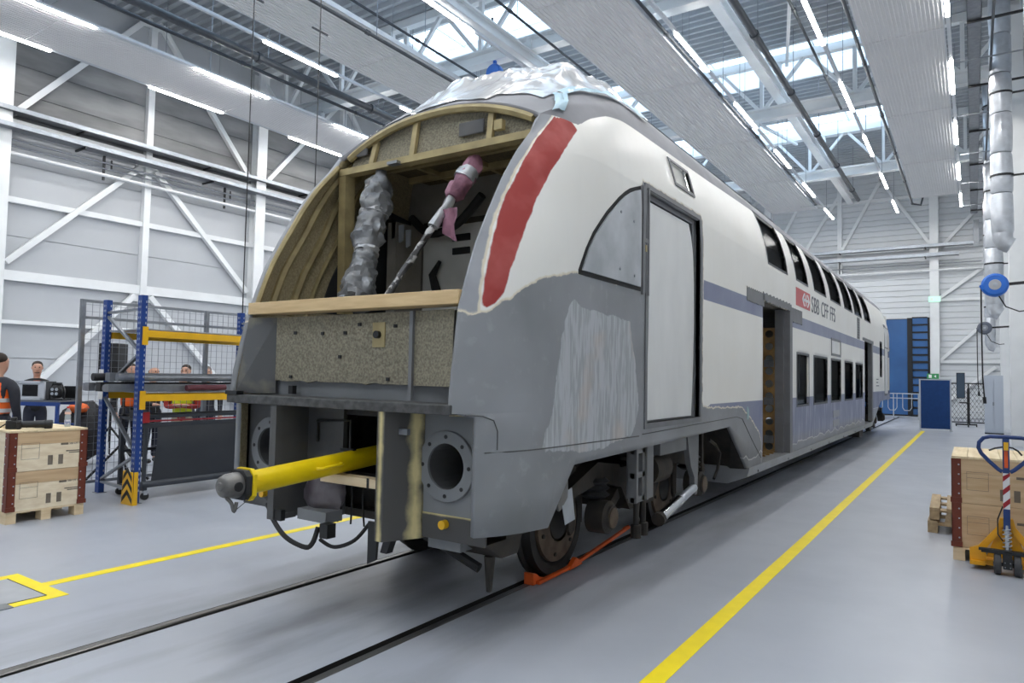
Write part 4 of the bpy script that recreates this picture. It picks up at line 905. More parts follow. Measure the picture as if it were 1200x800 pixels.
part(lump((CX+1.18,4.78,.86), .10, (.5,.9,1.6), 5), 'wrapped_cable_end', mat('grey_tape_wrap', rgb(120,118,116), .5, bump=.4)); part(MB().prism([(4.74,.82),(4.92,.86),(4.98,.60),(4.82,.58)], 'x', CX+1.2, CX+1.205), 'tape_flag', GALVW)
part(MB().prism([(3.75,.62),(4.2,.62),(4.15,.50),(3.95,.50)], 'x', CX+.8, CX+1.2), 'rail_guard_bracket', BOGIE); part(MB().cyl((CX+1.1,3.95,.50),(CX+1.1,3.95,.26),.04,8,.02), 'rail_guard', BOGIE)
part(MB().tube([(CX+.5,3.85,.62),(CX+.75,3.85,.55),(CX+1.05,3.9,.42)], .035, 8), 'sand_hose', RUBBER, smooth=True)
part(MB().bar((CX+1.10,3.92,.56),(CX+1.10,4.10,.57),.03,.05), 'bright_clip', GALVW)
for k in range(14):
    y = 10+k*.95; part(MB().box(CX+1.36,CX+1.375,y,y+.02,.47,.5), 'sill_bolt', DARKST) if k % 2 == 0 else None
part(lump((CX+1.38,9.42,1.30), .05, (.3,1,2.2), 9), 'pale_sealant', mat('sealant', rgb(158,184,186), .6))
part(MB().bar((CX+1.3,23.4,.55),(CX+1.3,24.0,.40),.1,.1), 'rear_step', BOGIE); part(bx(.9,1.3,20.9,21.6,.25,.42), 'under_box', BOGIE)
# ================================================================ things on and around the rail car
# tow bar
t = thing('tow_bar', 'yellow tubular tow bar with cast iron coupling head jutting from the nose', 'tow bar', (CX, 3.2, 1.0))
a, b = Vector((CX,2.80,1.022)), Vector((CX,4.22,1.125)); d = (b-a).normalized()
part(MB().cyl(a, b, .074, 28), 'tube', TOWYEL, t, smooth=True)
q = a-d*.02
def octo(h, c): return [(CX-h,q.z-c),(CX-c,q.z-h),(CX+c,q.z-h),(CX+h,q.z-c),(CX+h,q.z+c),(CX+c,q.z+h),(CX-c,q.z+h),(CX-h,q.z+c)]
part(MB().prism(octo(.100,.066), 'y', q.y-.012, q.y+.016), 'flange', TOWYEL, t)
part(MB().prism(octo(.092,.058), 'y', q.y-.055, q.y-.013), 'adapter_plate', DARKST, t)
hd_ = part(MB().lathe([(.001,-.125),(.05,-.123),(.066,-.110),(.076,-.080),(.080,-.03),(.080,0)], (CX,q.y-.052,q.z), (0,1,0), 28), 'coupling_head', CAST, t, smooth=True)
part(MB().cyl((CX+.066,q.y-.10,q.z),(CX+.082,q.y-.10,q.z),.030,18), 'pin_hole', BLACK, hd_); part(MB().lathe([(.001,-.134),(.024,-.132),(.03,-.126),(.03,-.118)], (CX,q.y-.052,q.z), (0,1,0), 18), 'nose_boss', CAST, hd_)
part(MB().hose([(CX+.03,q.y-.15,q.z-.066),(CX+.035,q.y-.12,q.z-.10),(CX+.04,q.y-.10,q.z-.155),(CX+.04,q.y-.085,q.z-.10)], .012, 8), 'locking_lever', CAST, hd_, smooth=True); part(MB().tube([(CX+.04,q.y-.10,q.z-.155),(CX+.06,q.y-.03,q.z-.10),(CX+.07,q.y+.02,q.z-.06)], .0025, 5), 'lever_wire', DARKST, hd_)
p = a+d*.50; h = part(MB().hose([p+Vector((.070,0,.012)),p+Vector((.108,.015,.014)),p+Vector((.110,.11,.022)),p+Vector((.108,.20,.028)),p+Vector((.070,.215,.028))], .011, 8), 'carry_handle', TOWYEL, t, smooth=True)
part(MB().prism([(q.y+.02,q.z-.02),(q.y+.11,q.z+.005),(q.y+.02,q.z+.035)], 'x', CX+.068, CX+.088), 'gusset', TOWYEL, t)
t = thing('timber_plank', 'bare timber plank supporting the yellow tow bar inside the headstock', 'plank', (CX, 3.7, .95)); part(MB().box(CX-.18,CX+.528,3.55,3.64,.930,.996), 'board', WOOD, t, bevel=.004)
part(MB().bar((CX+.32,3.545,.925),(CX+.32,3.545,1.0),.02,.004,up=(0,1,0)), 'strap', BLACK, t); part(MB().bar((CX+.44,3.545,.925),(CX+.44,3.545,1.0),.02,.004,up=(0,1,0)), 'strap', BLACK, t)
# plastic film over the cab roof
def film_mat():
    m = mat('crumpled_plastic_film', rgb(206,206,207), .16, spec=.9, alpha=.9, bump=.35, bscale=11, var=.06, scale=3); return m
def roofz(w, y):   # height of the shell at half width w
    bz = None; lo, hi = 3.6, 4.85
    for _ in range(28):
        mid = (lo+hi)/2
        if S(y, mid)[0] > abs(w): lo = mid
        else: hi = mid
    return S(y, (lo+hi)/2)[1]
m = MB(); ny, nw = 110, 110; vs = []
for j in range(ny+1):
    v = j/ny
    for i in range(nw+1):
        u_ = -1+2*i/nw
        y0_ = 4.60+.10*math.sin(u_*9)*.3+.06*noise.noise(Vector((u_*4,3,0)))+(.12 if u_ > .55 else 0)
        y = y0_+(7.9-y0_)*v; wmax_r = float(np.interp(y,[4.6,5.2,6.2,7.9],[.98,1.0,.95,.70])); wmax_l = 1.06
        w = u_*(wmax_r if u_ > 0 else wmax_l)
        z = roofz(w, y)
        nn = noise.noise(Vector((w*2.2,y*2.6,1.3))); n2 = noise.noise(Vector((w*5.5+2,y*4.4,4))); n3 = noise.noise(Vector((w*12,y*9,7)))
        fold = abs(nn)*.14+(.5-abs(n2))*.09+abs(n3)*.022+.006*abs(noise.noise(Vector((w*26,y*20,3))))
        env = min(1,v*5)*min(1,(1-v)*3)*min(1,(1-abs(u_))*5)
        bulge = .12*math.exp(-((y-5.9)/.9)**2)*(1-u_*u_)
        vs.append((CX+w, y, z+.012+.02*abs(n2)+env*(fold+bulge)))
n = nw+1
m.add(vs, [(j*n+i, j*n+i+1, (j+1)*n+i+1, (j+1)*n+i) for j in range(ny) for i in range(nw)])
fo = m.build('plastic_film', film_mat(), smooth=True); fo.data.shade_smooth(); tag(fo, 'crumpled clear plastic film draped over the cab roof', 'plastic film')
def ribbon(pts, half, seed):
    m = MB(); vs = []
    for i, (y, zb) in enumerate(pts):
        for k in range(5):
            a = (k/4-.5)*2; w, z = S(y+half[0]*a, zb+half[1]*a); lift = .02+.035*abs(noise.noise(Vector((i*1.1,k*.8,seed)))); vs.append((CX+w+lift*.6, y+half[0]*a, z+lift))
    m.add(vs, [(i*5+k, i*5+k+1, (i+1)*5+k+1, (i+1)*5+k) for i in range(len(pts)-1) for k in range(4)]); return m
tpm = ribbon([(4.66+.035*i, 4.06+.05*i) for i in range(8)], (.07,-.03), 2); tp2 = ribbon([(4.95+.13*i, 4.42+.02*math.sin(i)) for i in range(14)], (.0,.05), 5); tpm.add(tp2.v, tp2.f)
tp = tpm.build('masking_tape', mat('pale_blue_tape', rgb(170,200,214), .3, bump=.4), smooth=True); tag(tp, 'pale blue masking tape holding the plastic film by the red stripe', 'tape')
# wrapped fittings in the cab
def wrapped(pts, rad, seed, n=14, amp=.35, freq=14):
    m = MB(); m.tube(pts, rad, n); c = [Vector(p) for p in pts]; vs = []
    for i, p in enumerate(m.v):
        v = Vector(p); cc = c[min(i//n, len(c)-1)]; k = 1+amp*noise.noise(v*freq+Vector((seed,0,0)))+.2*noise.noise(v*freq*2.3+Vector((0,seed,0))); vs.append(cc+(v-cc)*k)
    q = MB(); q.add(vs, m.f); return q
def chain(p, q, n, bow=(0,0,0)):
    p = Vector(p); q = Vector(q); return [p.lerp(q, i/(n-1))+Vector(bow)*math.sin(math.pi*i/(n-1)) for i in range(n)]
FOIL = mat('grey_wrapping_foil', rgb(126,128,131), .3, .15, scale=6, col2=rgb(92,94,97), bump=.7, bscale=22)
PINK = mat('pink_cloth_wrap', rgb(164,116,134), .6, scale=7, col2=rgb(112,72,90), bump=.4)
SILVER = mat('silver_tape', rgb(168,170,173), .3, .3, bump=.4, bscale=25)
wt = thing('wrapped_pillar', 'grey foil-wrapped cab pillar standing on the ledge at the ribbed flank', 'wrapped post', (CX-.62, 4.05, 2.3))
pp = chain((CX-.36,4.02,2.305),(CX-.62,4.55,3.60),64); rr = [float(np.interp(i/63,[0,.2,.34,.40,.46,.56,.64,.72,.80,.90,.95,1],[.15,.125,.095,.10,.14,.115,.105,.14,.125,.115,.06,.05])) for i in range(64)]
part(wrapped(pp, rr, 3, 30, .30, 11), 'foil_wrap', FOIL, wt, smooth=True)
for k in (22, 40): part(wrapped(pp[k:k+3], [rr[k]*1.12]*3, 5+k, 20, .15), 'tape_band', SILVER, wt, smooth=True)
wt = thing('wrapped_wiper_arm', 'tape-wrapped slanting arm with pink rag tied in the cab opening', 'wrapped arm', (CX-.25, 3.8, 2.3))
pp = chain((CX+.24,3.76,2.305),(CX+.45,4.58,3.55),30)
part(wrapped(pp[:19], [.026]*19, 2, 10, .5, 40), 'taped_rod', mat('black_white_tape', rgb(48,48,50), .5, scale=14, col2=rgb(170,170,170), contrast=(.5,.56)), wt, smooth=True)
part(wrapped(pp[14:21], [.04]*7, 8, 10, .3, 25), 'silver_sleeve', SILVER, wt, smooth=True)
part(wrapped(pp[20:30], [.05,.085,.08,.07,.08,.085,.075,.08,.07,.05], 4, 12, .3, 20), 'pink_wrap', PINK, wt, smooth=True); part(wrapped(pp[24:27], [.086]*3, 7, 12, .15), 'tape_band', SILVER, wt, smooth=True)
q = pp[17]; m = MB(); vs = []
for i in range(5):
    for j in range(5): vs.append((q.x+.02+.035*i+.012*math.sin(j*2), q.y-.02+.015*math.sin(i*2.2+j), q.z+.02-.05*j-.012*i*j*.4))
m.add(vs, [(i*5+j, i*5+j+1, i*5+j+6, i*5+j+5) for i in range(4) for j in range(4)]); part(m, 'pink_rag', PINK, wt, smooth=True)
# orange wheel chock with its lever
t = thing('wheel_chock', 'orange steel wheel chock with long lever set on the rail', 'wheel chock', (RAIL_N+.02, 5.3, .0))
x = RAIL_N
part(MB().prism([(4.98,.004),(5.22,.004),(5.16,.03),(5.09,.05),(5.03,.09),(4.98,.10)], 'x', x-.02, x+.07), 'wedge', ORANGE, t)
part(MB().bar((x+.09,5.02,.02),(x+.12,5.62,.05),.035,.025), 'base_bar', ORANGE, t); part(MB().bar((x+.12,5.55,.05),(x+.16,6.62,.20),.028,.028), 'lever', ORANGE, t)
part(MB().prism([(5.48,.03),(5.72,.04),(5.68,.08),(5.60,.12),(5.52,.07)], 'x', x+.10, x+.14), 'hinge_lug', ORANGE, t); part(MB().cyl((x+.15,6.60,.197),(x+.162,6.68,.21),.022,10), 'lever_grip', ORANGE, t)
# ================================================================ collapsible crates on pallets
def crate(name, label, loc, rotz, dark=False, markings=True, group=None):
    """pallet .8 (local x, front face at y=0) by 1.2 deep with two tiers; front faces -y"""
    W, D = .80, 1.2
    tk = WOOD if not dark else WOOD_D
    pal = thing('pallet', f'wooden pallet carrying {label}', 'pallet', loc, rotz, world=False)
    for x in (0,.35,.70):
        for y in (0,.5275,1.055): MB().box(x,x+.10,y,y+.145,0,.09).build('block', WOOD, pal)
    for x in (0,.35,.70): MB().box(x,x+.10,0,D,.09,.112).build('stringer', WOOD, pal)
    for k in range(7): MB().box(0,W,k*.178,k*.178+.13,.112,.132).build('deck_board', WOOD, pal)
    PLY_ = PLY if not dark else mat('aged_crate_board', rgb(190,160,122), .75, scale=3, col2=rgb(208,182,146), stretch=(.7,3,6))
    out = [pal]
    for tier in range(2):
        z0 = .134+tier*.434; z1 = z0+.432
        c = thing('wooden_crate', f'{"lower" if tier == 0 else "upper"} {label}', 'crate', loc, rotz, world=False, group=group)
        c.location = (loc[0], loc[1], loc[2])
        hs = [(z0, z0+.29), (z0+.292, z1-.002)]
        for (a, b) in hs:
            mm = WOOD if b < z1-.01 else mat('crate_board', rgb(206,178,140), .7, scale=4, col2=rgb(190,160,124), stretch=(.6,5,6))
            MB().box(.05,W-.05,0,.02,a,b).build('board', PLY_ if b < z1-.01 else mm, c); MB().box(.05,W-.05,D-.02,D,a,b).build('board', PLY_, c)
            MB().box(0,.02,.05,D-.05,a,b).build('board', PLY_, c); MB().box(W-.02,W,.05,D-.05,a,b).build('board', PLY_, c)
        for (x, sx) in ((0,1),(W,-1)):
            for (y, sy_) in ((0,1),(D,-1)):
                m = MB(); m.box(*sorted((x-sx*.006,x+sx*.075)),*sorted((y-sy_*.008,y)),z0,z1); m.box(*sorted((x-sx*.008,x)),*sorted((y-sy_*.008,y+sy_*.09)),z0,z1); m.box(*sorted((x-sx*.016,x+sx*.08)),*sorted((y-sy_*.016,y)),z0,z0+.05); cb = m.build('corner_bracket', BROWN, c)
                for k in range(4):
                    zz = z0+.09+k*.095; MB().cyl((x+sx*.055,y-sy_*.011,zz),(x+sx*.055,y-sy_*.006,zz),.008,8).build('rivet', GALVW, cb)
                    MB().cyl((x-sx*.011,y+sy_*.07,zz),(x-sx*.006,y+sy_*.07,zz),.008,8).build('rivet', GALVW, cb)
        if markings:
            m = MB(); y = -.0015; bxs = (.12,.30,z0+.13,z0+.31)
            for a in ((bxs[0],bxs[1],bxs[2],bxs[2]+.003),(bxs[0],bxs[1],bxs[3]-.003,bxs[3]),(bxs[0],bxs[0]+.003,bxs[2],bxs[3]),(bxs[1]-.003,bxs[1],bxs[2],bxs[3]),(bxs[0],bxs[1],bxs[3]-.06,bxs[3]-.057)): m.box(a[0],a[1],y,0,a[2],a[3])
            m.build('stencil_frame', INK, c)
            for k, (a, b) in enumerate(((.45,.50),(.56,.61))): MB().box(a-.06,b-.06,y,0,z0+.05,z0+.16).build('stencil_block', INK, c)
            MB().box(.52,.60,y,0,z0+.268,z0+.292).build('stencil_logo', INK, c)
            text_mesh('SBB CFF FFS', .032, 'lettering', INK, c, (.61, y, z0+.27), yaxis=None, extrude=.0008, sx=.85)['kind'] = 'stuff'
            for k in range(2): MB().box(.58+.03*k,.74,y,0,z0+.19-.02*k,z0+.20-.02*k+.002).build('stencil_line', INK, c)
        out.append(c)
    lid = thing('crate_lid', f'boarded lid on {label}', 'lid', loc, rotz, world=False)
    z = .134+2*.434
    for k in range(6): MB().box(-.005+k*.1355,-.005+k*.1355+.132,-.005,D+.005,z,z+.022).build('lid_board', WOOD_Y, lid)
    out.append(lid); return out
# the left stack shows its short side to the aisle (face X = -8.85, Y 3.33..4.13)
crate('wooden_crate', 'pale wooden crate stacked on a pallet before the blue rack', (-8.85,3.33,0), math.pi/2, group='crates before the blue rack')
crate('wooden_crate', 'wooden crate on a pallet behind the pallet truck', (-.19,8.27,0), 0, dark=True, group='crates behind the pallet truck')
TOPZ = .134+2*.434+.022+.001
# camera lying on the left crates
c = thing('photo_camera', 'black camera with long lens lying on the pale crate lid', 'camera', (-9.13,3.47,TOPZ), math.radians(62), world=False)
MB().box(-.075,.075,-.05,.03,.0,.10).build('camera_body', BLACK, c, bevel=.012); MB().box(-.03,.03,-.045,.02,.10,.135).build('viewfinder_hump', BLACK, c, bevel=.01)
MB().box(.03,.075,-.09,-.05,.0,.09).build('hand_grip', RUBBER, c, bevel=.012)
MB().lathe([(.036,0),(.04,.05),(.038,.10),(.042,.13),(.042,.19),(.05,.24),(.05,.29),(.045,.295),(.001,.28)], (.075,-.01,.051), (1,0,0), 24).build('lens', BLACK, c, smooth=True)
MB().lathe([(.0515,.22),(.0515,.235)], (.075,-.01,.051), (1,0,0), 24).build('lens_ring', RUBBER, c)
MB().tube([(-.075,0,.06),(-.14,.03,.012),(-.22,-.02,.008),(-.28,.03,.008),(-.2,.08,.008)], .008, 6).build('strap', BLACK, c, smooth=True)
o = MB().box(-.13,.13,-.09,.09,0,.075).build('document_box', PLY, bevel=.004); o.location = (-9.52,3.46,TOPZ); o.rotation_euler = (0,0,.3); tag(o, 'flat pale box lying behind the camera on the crate lid', 'box')
# water bottle
b = thing('water_bottle', 'small clear water bottle with red cap on the crate lid', 'bottle', (-9.10,4.02,TOPZ), world=False)
PET = mat('clear_bottle', rgb(206,218,226), .08, alpha=.55, spec=.6)
MB().lathe([(.001,0),(.030,.002),(.033,.02),(.033,.13),(.027,.145),(.033,.16),(.030,.185),(.013,.215),(.013,.225)], (0,0,0), (0,0,1), 20).build('bottle_body', PET, b, smooth=True); MB().cyl((0,0,.222),(0,0,.242),.016,16).build('cap', mat('cap_red', rgb(200,50,40), .4), b)
MB().lathe([(.0338,.03),(.0338,.085)], (0,0,0), (0,0,1), 20).build('label_band', mat('bottle_label', rgb(70,100,160), .5, scale=30, col2=rgb(230,230,235)), b); MB().lathe([(.0338,.15),(.0338,.18)], (0,0,0), (0,0,1), 20).build('neck_label', mat('neck_label', rgb(230,190,170), .5), b)
# ================================================================ blue pallet rack
P2 = Vector((-9.05,4.84,0)); u_ = Vector((-1.15,.12,0)); v_ = Vector((-.02,2.16,0))
POST = {(0,0): P2, (1,0): P2+u_, (0,1): P2+v_, (1,1): P2+u_+v_}
rk = thing('pallet_rack', 'blue pallet rack with yellow beams beside the pale crates', 'rack', (P2.x, P2.y, 0))
RH = 2.70
for key, p in POST.items():
    m = MB(); m.prism([(p.x-.05,p.y-.04),(p.x+.05,p.y-.04),(p.x+.05,p.y+.035),(p.x+.035,p.y+.035),(p.x+.035,p.y-.028),(p.x-.035,p.y-.028),(p.x-.035,p.y+.035),(p.x-.05,p.y+.035)], 'z', 0, RH); po = part(m, 'upright', BLUE, rk)
    hm_ = MB()
    for k in range(36):
        z = .15+k*.07
        for s in (-1,1): hm_.box(p.x+s*.018-.006,p.x+s*.018+.006,p.y-.0415,p.y-.0395,z,z+.03); hm_.box(p.x+.0495,p.x+.0515,p.y+s*.018-.006,p.y+s*.018+.006,z,z+.03) if s > 0 else None
    q = part(hm_, 'upright_slots', GALVW, po); q['kind'] = 'stuff'
    part(MB().box(p.x-.07,p.x+.07,p.y-.06,p.y+.06,0,.006), 'foot_plate', GALV, po)
for j in (0, 1):
    a, b = POST[0,j], POST[1,j]
    for (za, zb) in ((2.48,1.95),(1.45,1.95),(1.35,.62),(.18,.62)):
        s_ = a if zb == 1.95 or zb == .62 else b
        p_, q_ = (b, a) ; part(MB().bar((p_.x,p_.y,za),(q_.x,q_.y,zb),.045,.03), 'frame_brace', GALV, rk)
    for z in (2.52,.16): part(MB().bar((a.x,a.y,z),(b.x,b.y,z),.045,.03), 'frame_strut', GALV, rk)
for i in (0, 1):
    a, b = POST[i,0], POST[i,1]
    for z in (2.20, 1.36):
        be = part(MB().bar((a.x+.03,a.y+.05,z),(b.x+.03,b.y-.05,z),.05,.09), 'beam', YEL, rk)
        for y in (a.y+.0, b.y): part(MB().box(a.x+.035,a.x+.07,y-.02,y+.05,z-.15,z+.09) if i == 0 else MB().box(a.x-.06,a.x-.02,y-.02,y+.05,z-.15,z+.09), 'beam_connector', YEL, be)
for z in (2.255, 1.415):
    sh_ = None
    for k in range(9):
        f0 = .06+k*.104; p_, q_ = POST[0,0].lerp(POST[0,1], f0), POST[1,0].lerp(POST[1,1], f0); part(MB().bar((p_.x,p_.y,z+.01),(q_.x,q_.y,z+.01),.20,.012), 'shelf_slat', GALVW, rk)
part(MB().box(P2.x-1.22,P2.x-1.10,P2.y+.07,P2.y+.085,1.30,1.72), 'notice_sheet', mat('paper_notice', rgb(224,224,222), .7, scale=30, col2=rgb(200,200,200)), rk)
# yellow/black foot guard
g = thing('rack_guard', 'yellow and black chevron guard round the rack foot', 'guard', (P2.x+.02, P2.y-.14, 0))
gx, gy = P2.x+.02, P2.y-.10
part(MB().prism([(gx-.14,0),(gx+.14,0),(gx+.11,.42),(gx-.11,.42)], 'y', gy-.012, gy), 'guard_plate', YEL, g); part(MB().prism([(gy-.0,0),(gy+.05,0),(gy+.05,.42),(gy,.42)], 'x', gx+.13, gx+.14), 'guard_side', YEL, g); part(MB().prism([(gy-.0,0),(gy+.05,0),(gy+.05,.42),(gy,.42)], 'x', gx-.14, gx-.13), 'guard_side', YEL, g)
for k in range(3):
    z = .02+k*.14
    for s in (-1,1):
        w1_ = .135-.03*(z/.42); part(MB().prism([(gx,z+.11),(gx+s*w1_*.93,z+.0),(gx+s*w1_*.9,z+.065),(gx,z+.175)] if s > 0 else [(gx,z+.175),(gx-w1_*.9,z+.065),(gx-w1_*.93,z),(gx,z+.11)], 'y', gy-.0145, gy-.0121), 'chevron_stripe', BLACK, g)
# wire mesh partition behind the rack
mp_ = thing('mesh_partition', 'grey wire mesh partition standing behind the blue rack', 'partition', (-10.62, 6.1, 0))
xm, ya, yb = -10.62, 4.82, 7.45
for y in (ya, 6.75, yb): part(MB().box(xm-.03,xm+.03,y-.03,y+.03,0,2.72), 'post', GALV, mp_)
for z in (2.70, 2.46, .10): part(MB().bar((xm,ya,z),(xm,yb,z),.04,.04), 'rail', GALV, mp_)
m = MB()
for k in range(26): m.bar((xm,ya+.1*k+.03,.1),(xm,ya+.1*k+.03,2.7),.005,.005)
for k in range(26): m.bar((xm,ya,.15+.1*k),(xm,yb,.15+.1*k),.005,.005)
o = part(m, 'wire_grid', GALV, mp_); o['kind'] = 'stuff'
# aluminium profiles and bars lying on the rack's lower shelf
prof = [(-9.20,1.45,.05,'square',2.5,GALV),(-9.32,1.45,.045,'round',2.45,GALV),(-9.45,1.45,.06,'square',2.6,DARKST),(-9.60,1.45,.04,'round',2.5,GALV),(-9.72,1.45,.055,'square',2.4,GALV),(-9.25,1.585,.05,'round',2.5,GALV),(-9.40,1.585,.055,'square',2.55,GALV),(-9.62,1.585,.05,'round',2.3,DARKST),(-9.86,1.45,.05,'square',2.5,GALV)]
plab = ['square grey profile at the shelf edge facing the aisle','round grey bar beside the edge profile','dark square profile in the lower layer','round grey bar in the middle of the lower layer','square grey profile deep in the lower layer','round grey bar lying on the edge profile','square grey profile in the upper layer','dark round bar in the upper layer','square grey profile at the back of the shelf']
for (x, z, w, kind, L_, mt), lab in zip(prof, plab):
    m = MB(); y = 4.62+random.uniform(-.12,.05); z += -.015
    if kind == 'round': m.cyl((x,y,z+w),(x,y+L_,z+w),w,12)
    else: m.prism([(x-w,z),(x+w,z),(x+w,z+2*w),(x-w,z+2*w)], 'y', y, y+L_)
    o = m.build('metal_profile', mt, smooth=False); tag(o, f'{lab} of the blue rack', 'profile', 'profiles on the blue rack')
t = thing('rolled_strap', 'dark red strap bundle lying between profiles on the rack', 'strap', (-9.14, 5.9, 1.43)); part(wrapped(chain((-9.07,5.5,1.49),(-9.07,6.1,1.49),10), [.04]*10, 3, 8, .3), 'bundle', mat('maroon_webbing', rgb(88,40,50), .7), t, smooth=True)
# roller frame with black cloth under the rack beam
rf = thing('roller_frame', 'charcoal wheeled frame with black cloth hung below the rack beam', 'roller frame', (-9.32, 6.0, 0))
FRD = mat('charcoal_frame', rgb(62,66,73), .45, .2, var=.08); CLOTH = mat('black_tarpaulin', rgb(44,48,54), .55, bump=.35, bscale=3, var=.1, scale=2)
xa = -9.22
part(MB().bar((xa,4.98,1.10),(xa,7.3,1.10),.05,.05), 'top_rail', FRD, rf); part(MB().bar((xa,4.98,.98),(xa,7.3,.98),.05,.07), 'middle_rail', FRD, rf); part(MB().cyl((xa+.02,5.0,.20),(xa+.02,7.3,.20),.045,14), 'bottom_roller', FRD, rf, smooth=True)
part(MB().bar((xa+.02,5.0,1.04),(xa+.02,7.3,1.04),.02,.02), 'red_strip', mat('red_strip', rgb(150,40,48), .5), rf)
for y in (5.04, 7.28):
    part(MB().bar((xa-.6,y,.10),(xa-.6,y,1.1),.05,.05), 'post', FRD, rf); part(MB().bar((xa-.6,y,1.06),(xa,y,1.06),.05,.04), 'cross_rail', FRD, rf); part(MB().bar((xa-.6,y,.14),(xa+.05,y,.14),.05,.04), 'cross_rail', FRD, rf); part(MB().bar((xa,y,.14),(xa,y,1.1),.04,.04), 'post', FRD, rf)
    for xx in (xa-.6, xa+.04): cs = part(MB().cyl((xx-.018,y,.051),(xx+.018,y,.051),.05,16), 'caster_wheel', BLACK, rf, smooth=True); part(MB().box(xx-.028,xx+.028,y-.025,y+.025,.07,.125), 'caster_fork', GALVW, cs)
part(MB().bar((xa-.6,5.04,.6),(xa-.6,7.28,.6),.04,.04), 'rear_rail', FRD, rf); part(MB().bar((xa-.6,5.04,1.08),(xa-.6,7.28,1.08),.05,.05), 'rear_rail', FRD, rf)
m = MB(); vs = []; ny, nz_ = 26, 14
for j in range(nz_+1):
    for i in range(ny+1): 
        fy, fz = i/ny, j/nz_; vs.append((xa+.03+.03*math.sin(fz*3.0)+.035*noise.noise(Vector((fy*3+fz*1.2,fz*2,1))), 5.12+2.12*fy+.06*fz*(1-fy), .22+.74*fz))
n = ny+1; m.add(vs, [(j*n+i, j*n+i+1, (j+1)*n+i+1, (j+1)*n+i) for j in range(nz_) for i in range(ny)]); part(m, 'hanging_cloth', CLOTH, rf, smooth=True)
part(MB().box(xa-.02,xa+.05,4.96,5.06,1.02,1.16), 'end_clamp', mat('clamp_red', rgb(176,36,40), .5), rf); part(MB().cyl((xa-.3,5.0,1.12),(xa-.3,5.06,1.12),.06,14), 'hand_knob', BLACK, rf)
# floor stand with tripod legs behind the rack
st = thing('tripod_stand', 'black tripod stand on the floor behind the blue rack', 'stand', (-11.2, 5.75, 0)); part(MB().cyl((-11.2,5.75,.25),(-11.2,5.75,1.35),.022,10), 'pole', BLACK, st)
for k in range(3):
    t_ = k*2.09+.4; part(MB().bar((-11.2,5.75,.55),(-11.2+.5*math.cos(t_),5.75+.5*math.sin(t_),.02),.03,.03), 'leg', BLACK, st)
# wire cables hanging from the roof
for (x, y, z0, z1, lab) in ((-10.95,7.65,2.0,13.0,'thin black cable hanging from the roof behind the blue rack'),(-10.90,9.15,1.2,13.0,'thin black cable hanging from the roof behind the train nose')):
    t = thing('hanging_cable', lab, 'cable', (x,y,z0)); part(MB().cyl((x,y,z0),(x,y,z1),.011,6), 'cable', BLACK, t); part(MB().cyl((x,y,z0-.12),(x,y,z0),.03,8), 'cable_plug', BLACK, t)
    part(MB().bar((x-.0,y-.2,8.6),(x,y+.2,8.6),.03,.03), 'cable_clamp', PIPE_D, t)
# ================================================================ work bench with monitor, left background
dk = thing('work_bench', 'blue steel work bench behind the pale crates', 'bench', (-12.9,5.2,0), math.radians(33.5), world=False)
BW = 1.15; BD = .6; BH = 1.20
MB().box(-BW/2,BW/2,-BD/2,BD/2,BH-.03,BH).build('bench_top', mat('bench_top_grey', rgb(90,94,102), .5), dk); 
for y in (-BD/2+.02, BD/2-.02): MB().bar((-BW/2,y,BH-.06),(BW/2,y,BH-.06),.04,.06).build('top_rail', BLUE, dk); MB().bar((-BW/2,y,BH-.42),(BW/2,y,BH-.42),.03,.04).build('shelf_rail', BLUE, dk)
for x in (-BW/2+.03, BW/2-.03):
    for y in (-BD/2+.02, BD/2-.02): MB().box(x-.022,x+.022,y-.022,y+.022,0,BH-.03).build('leg', BLUE, dk)
bench_m = Matrix.Translation((-12.9,5.2,0)) @ Matrix.Rotation(math.radians(33.5),4,'Z')
def onb(x, y, z): return tuple(bench_m @ Vector((x,y,z)))
mo = thing('rack_monitor', 'boxy grey monitor in an aluminium case on the blue bench', 'monitor', onb(.04,-.1,BH+.001), math.radians(33.5), world=False)
ALC = mat('aluminium_case', rgb(196,200,206), .4, .1)
MB().box(-.26,.22,-.1,.2,0,.30).build('case', mat('monitor_case_dark', rgb(66,68,72), .5), mo, bevel=.006)
mf = MB()
for a in ((-.22,.22,0,.035),(-.22,.22,.27,.305),(-.22,-.17,0,.305),(.17,.22,0,.305)): mf.box(a[0],a[1],-.125,-.1,a[2],a[3])
mf.build('bezel', ALC, mo); MB().box(-.17,.17,-.108,-.1,.035,.27).build('inner_bezel', mat('bezel_light', rgb(196,200,206), .4), mo); MB().box(-.125,.125,-.114,-.108,.06,.245).build('screen', SCREENOFF, mo)
for x in (-.245,.235): MB().box(x-.012,x+.012,-.13,-.1,.01,.295).build('case_edge', ALC, mo)
lp = thing('spot_lamp', 'round black work spotlight beside the boxy monitor', 'lamp', onb(.45,-.16,BH+.001), math.radians(33.5), world=False)
MB().lathe([(.001,-.07),(.07,-.07),(.10,-.05),(.11,.0),(.11,.05),(.001,.05)], (0,0,.14), (0,1,0), 24).build('housing', BLACK, lp, smooth=True)
for a, b in ((-.035,.035),(.035,.035),(-.035,-.035),(.035,-.035)): MB().cyl((a,-.078,.14+b),(a,-.07,.14+b),.024,12).build('lens_disc', GALVW, lp)
MB().tube([(-.12,0,.02),(-.12,0,.14),(-.08,0,.25),(.08,0,.25),(.12,0,.14),(.12,0,.02)], .012, 6).build('yoke', BLACK, lp); MB().box(-.13,.13,-.06,.06,0,.02).build('foot', BLACK, lp); MB().bar((-.07,0,.27),(.07,0,.27),.03,.03).build('handle', BLACK, lp)
la = thing('laptop', 'open black laptop at the end of the blue bench', 'laptop', onb(.42,.14,BH+.001), math.radians(33.5), world=False)
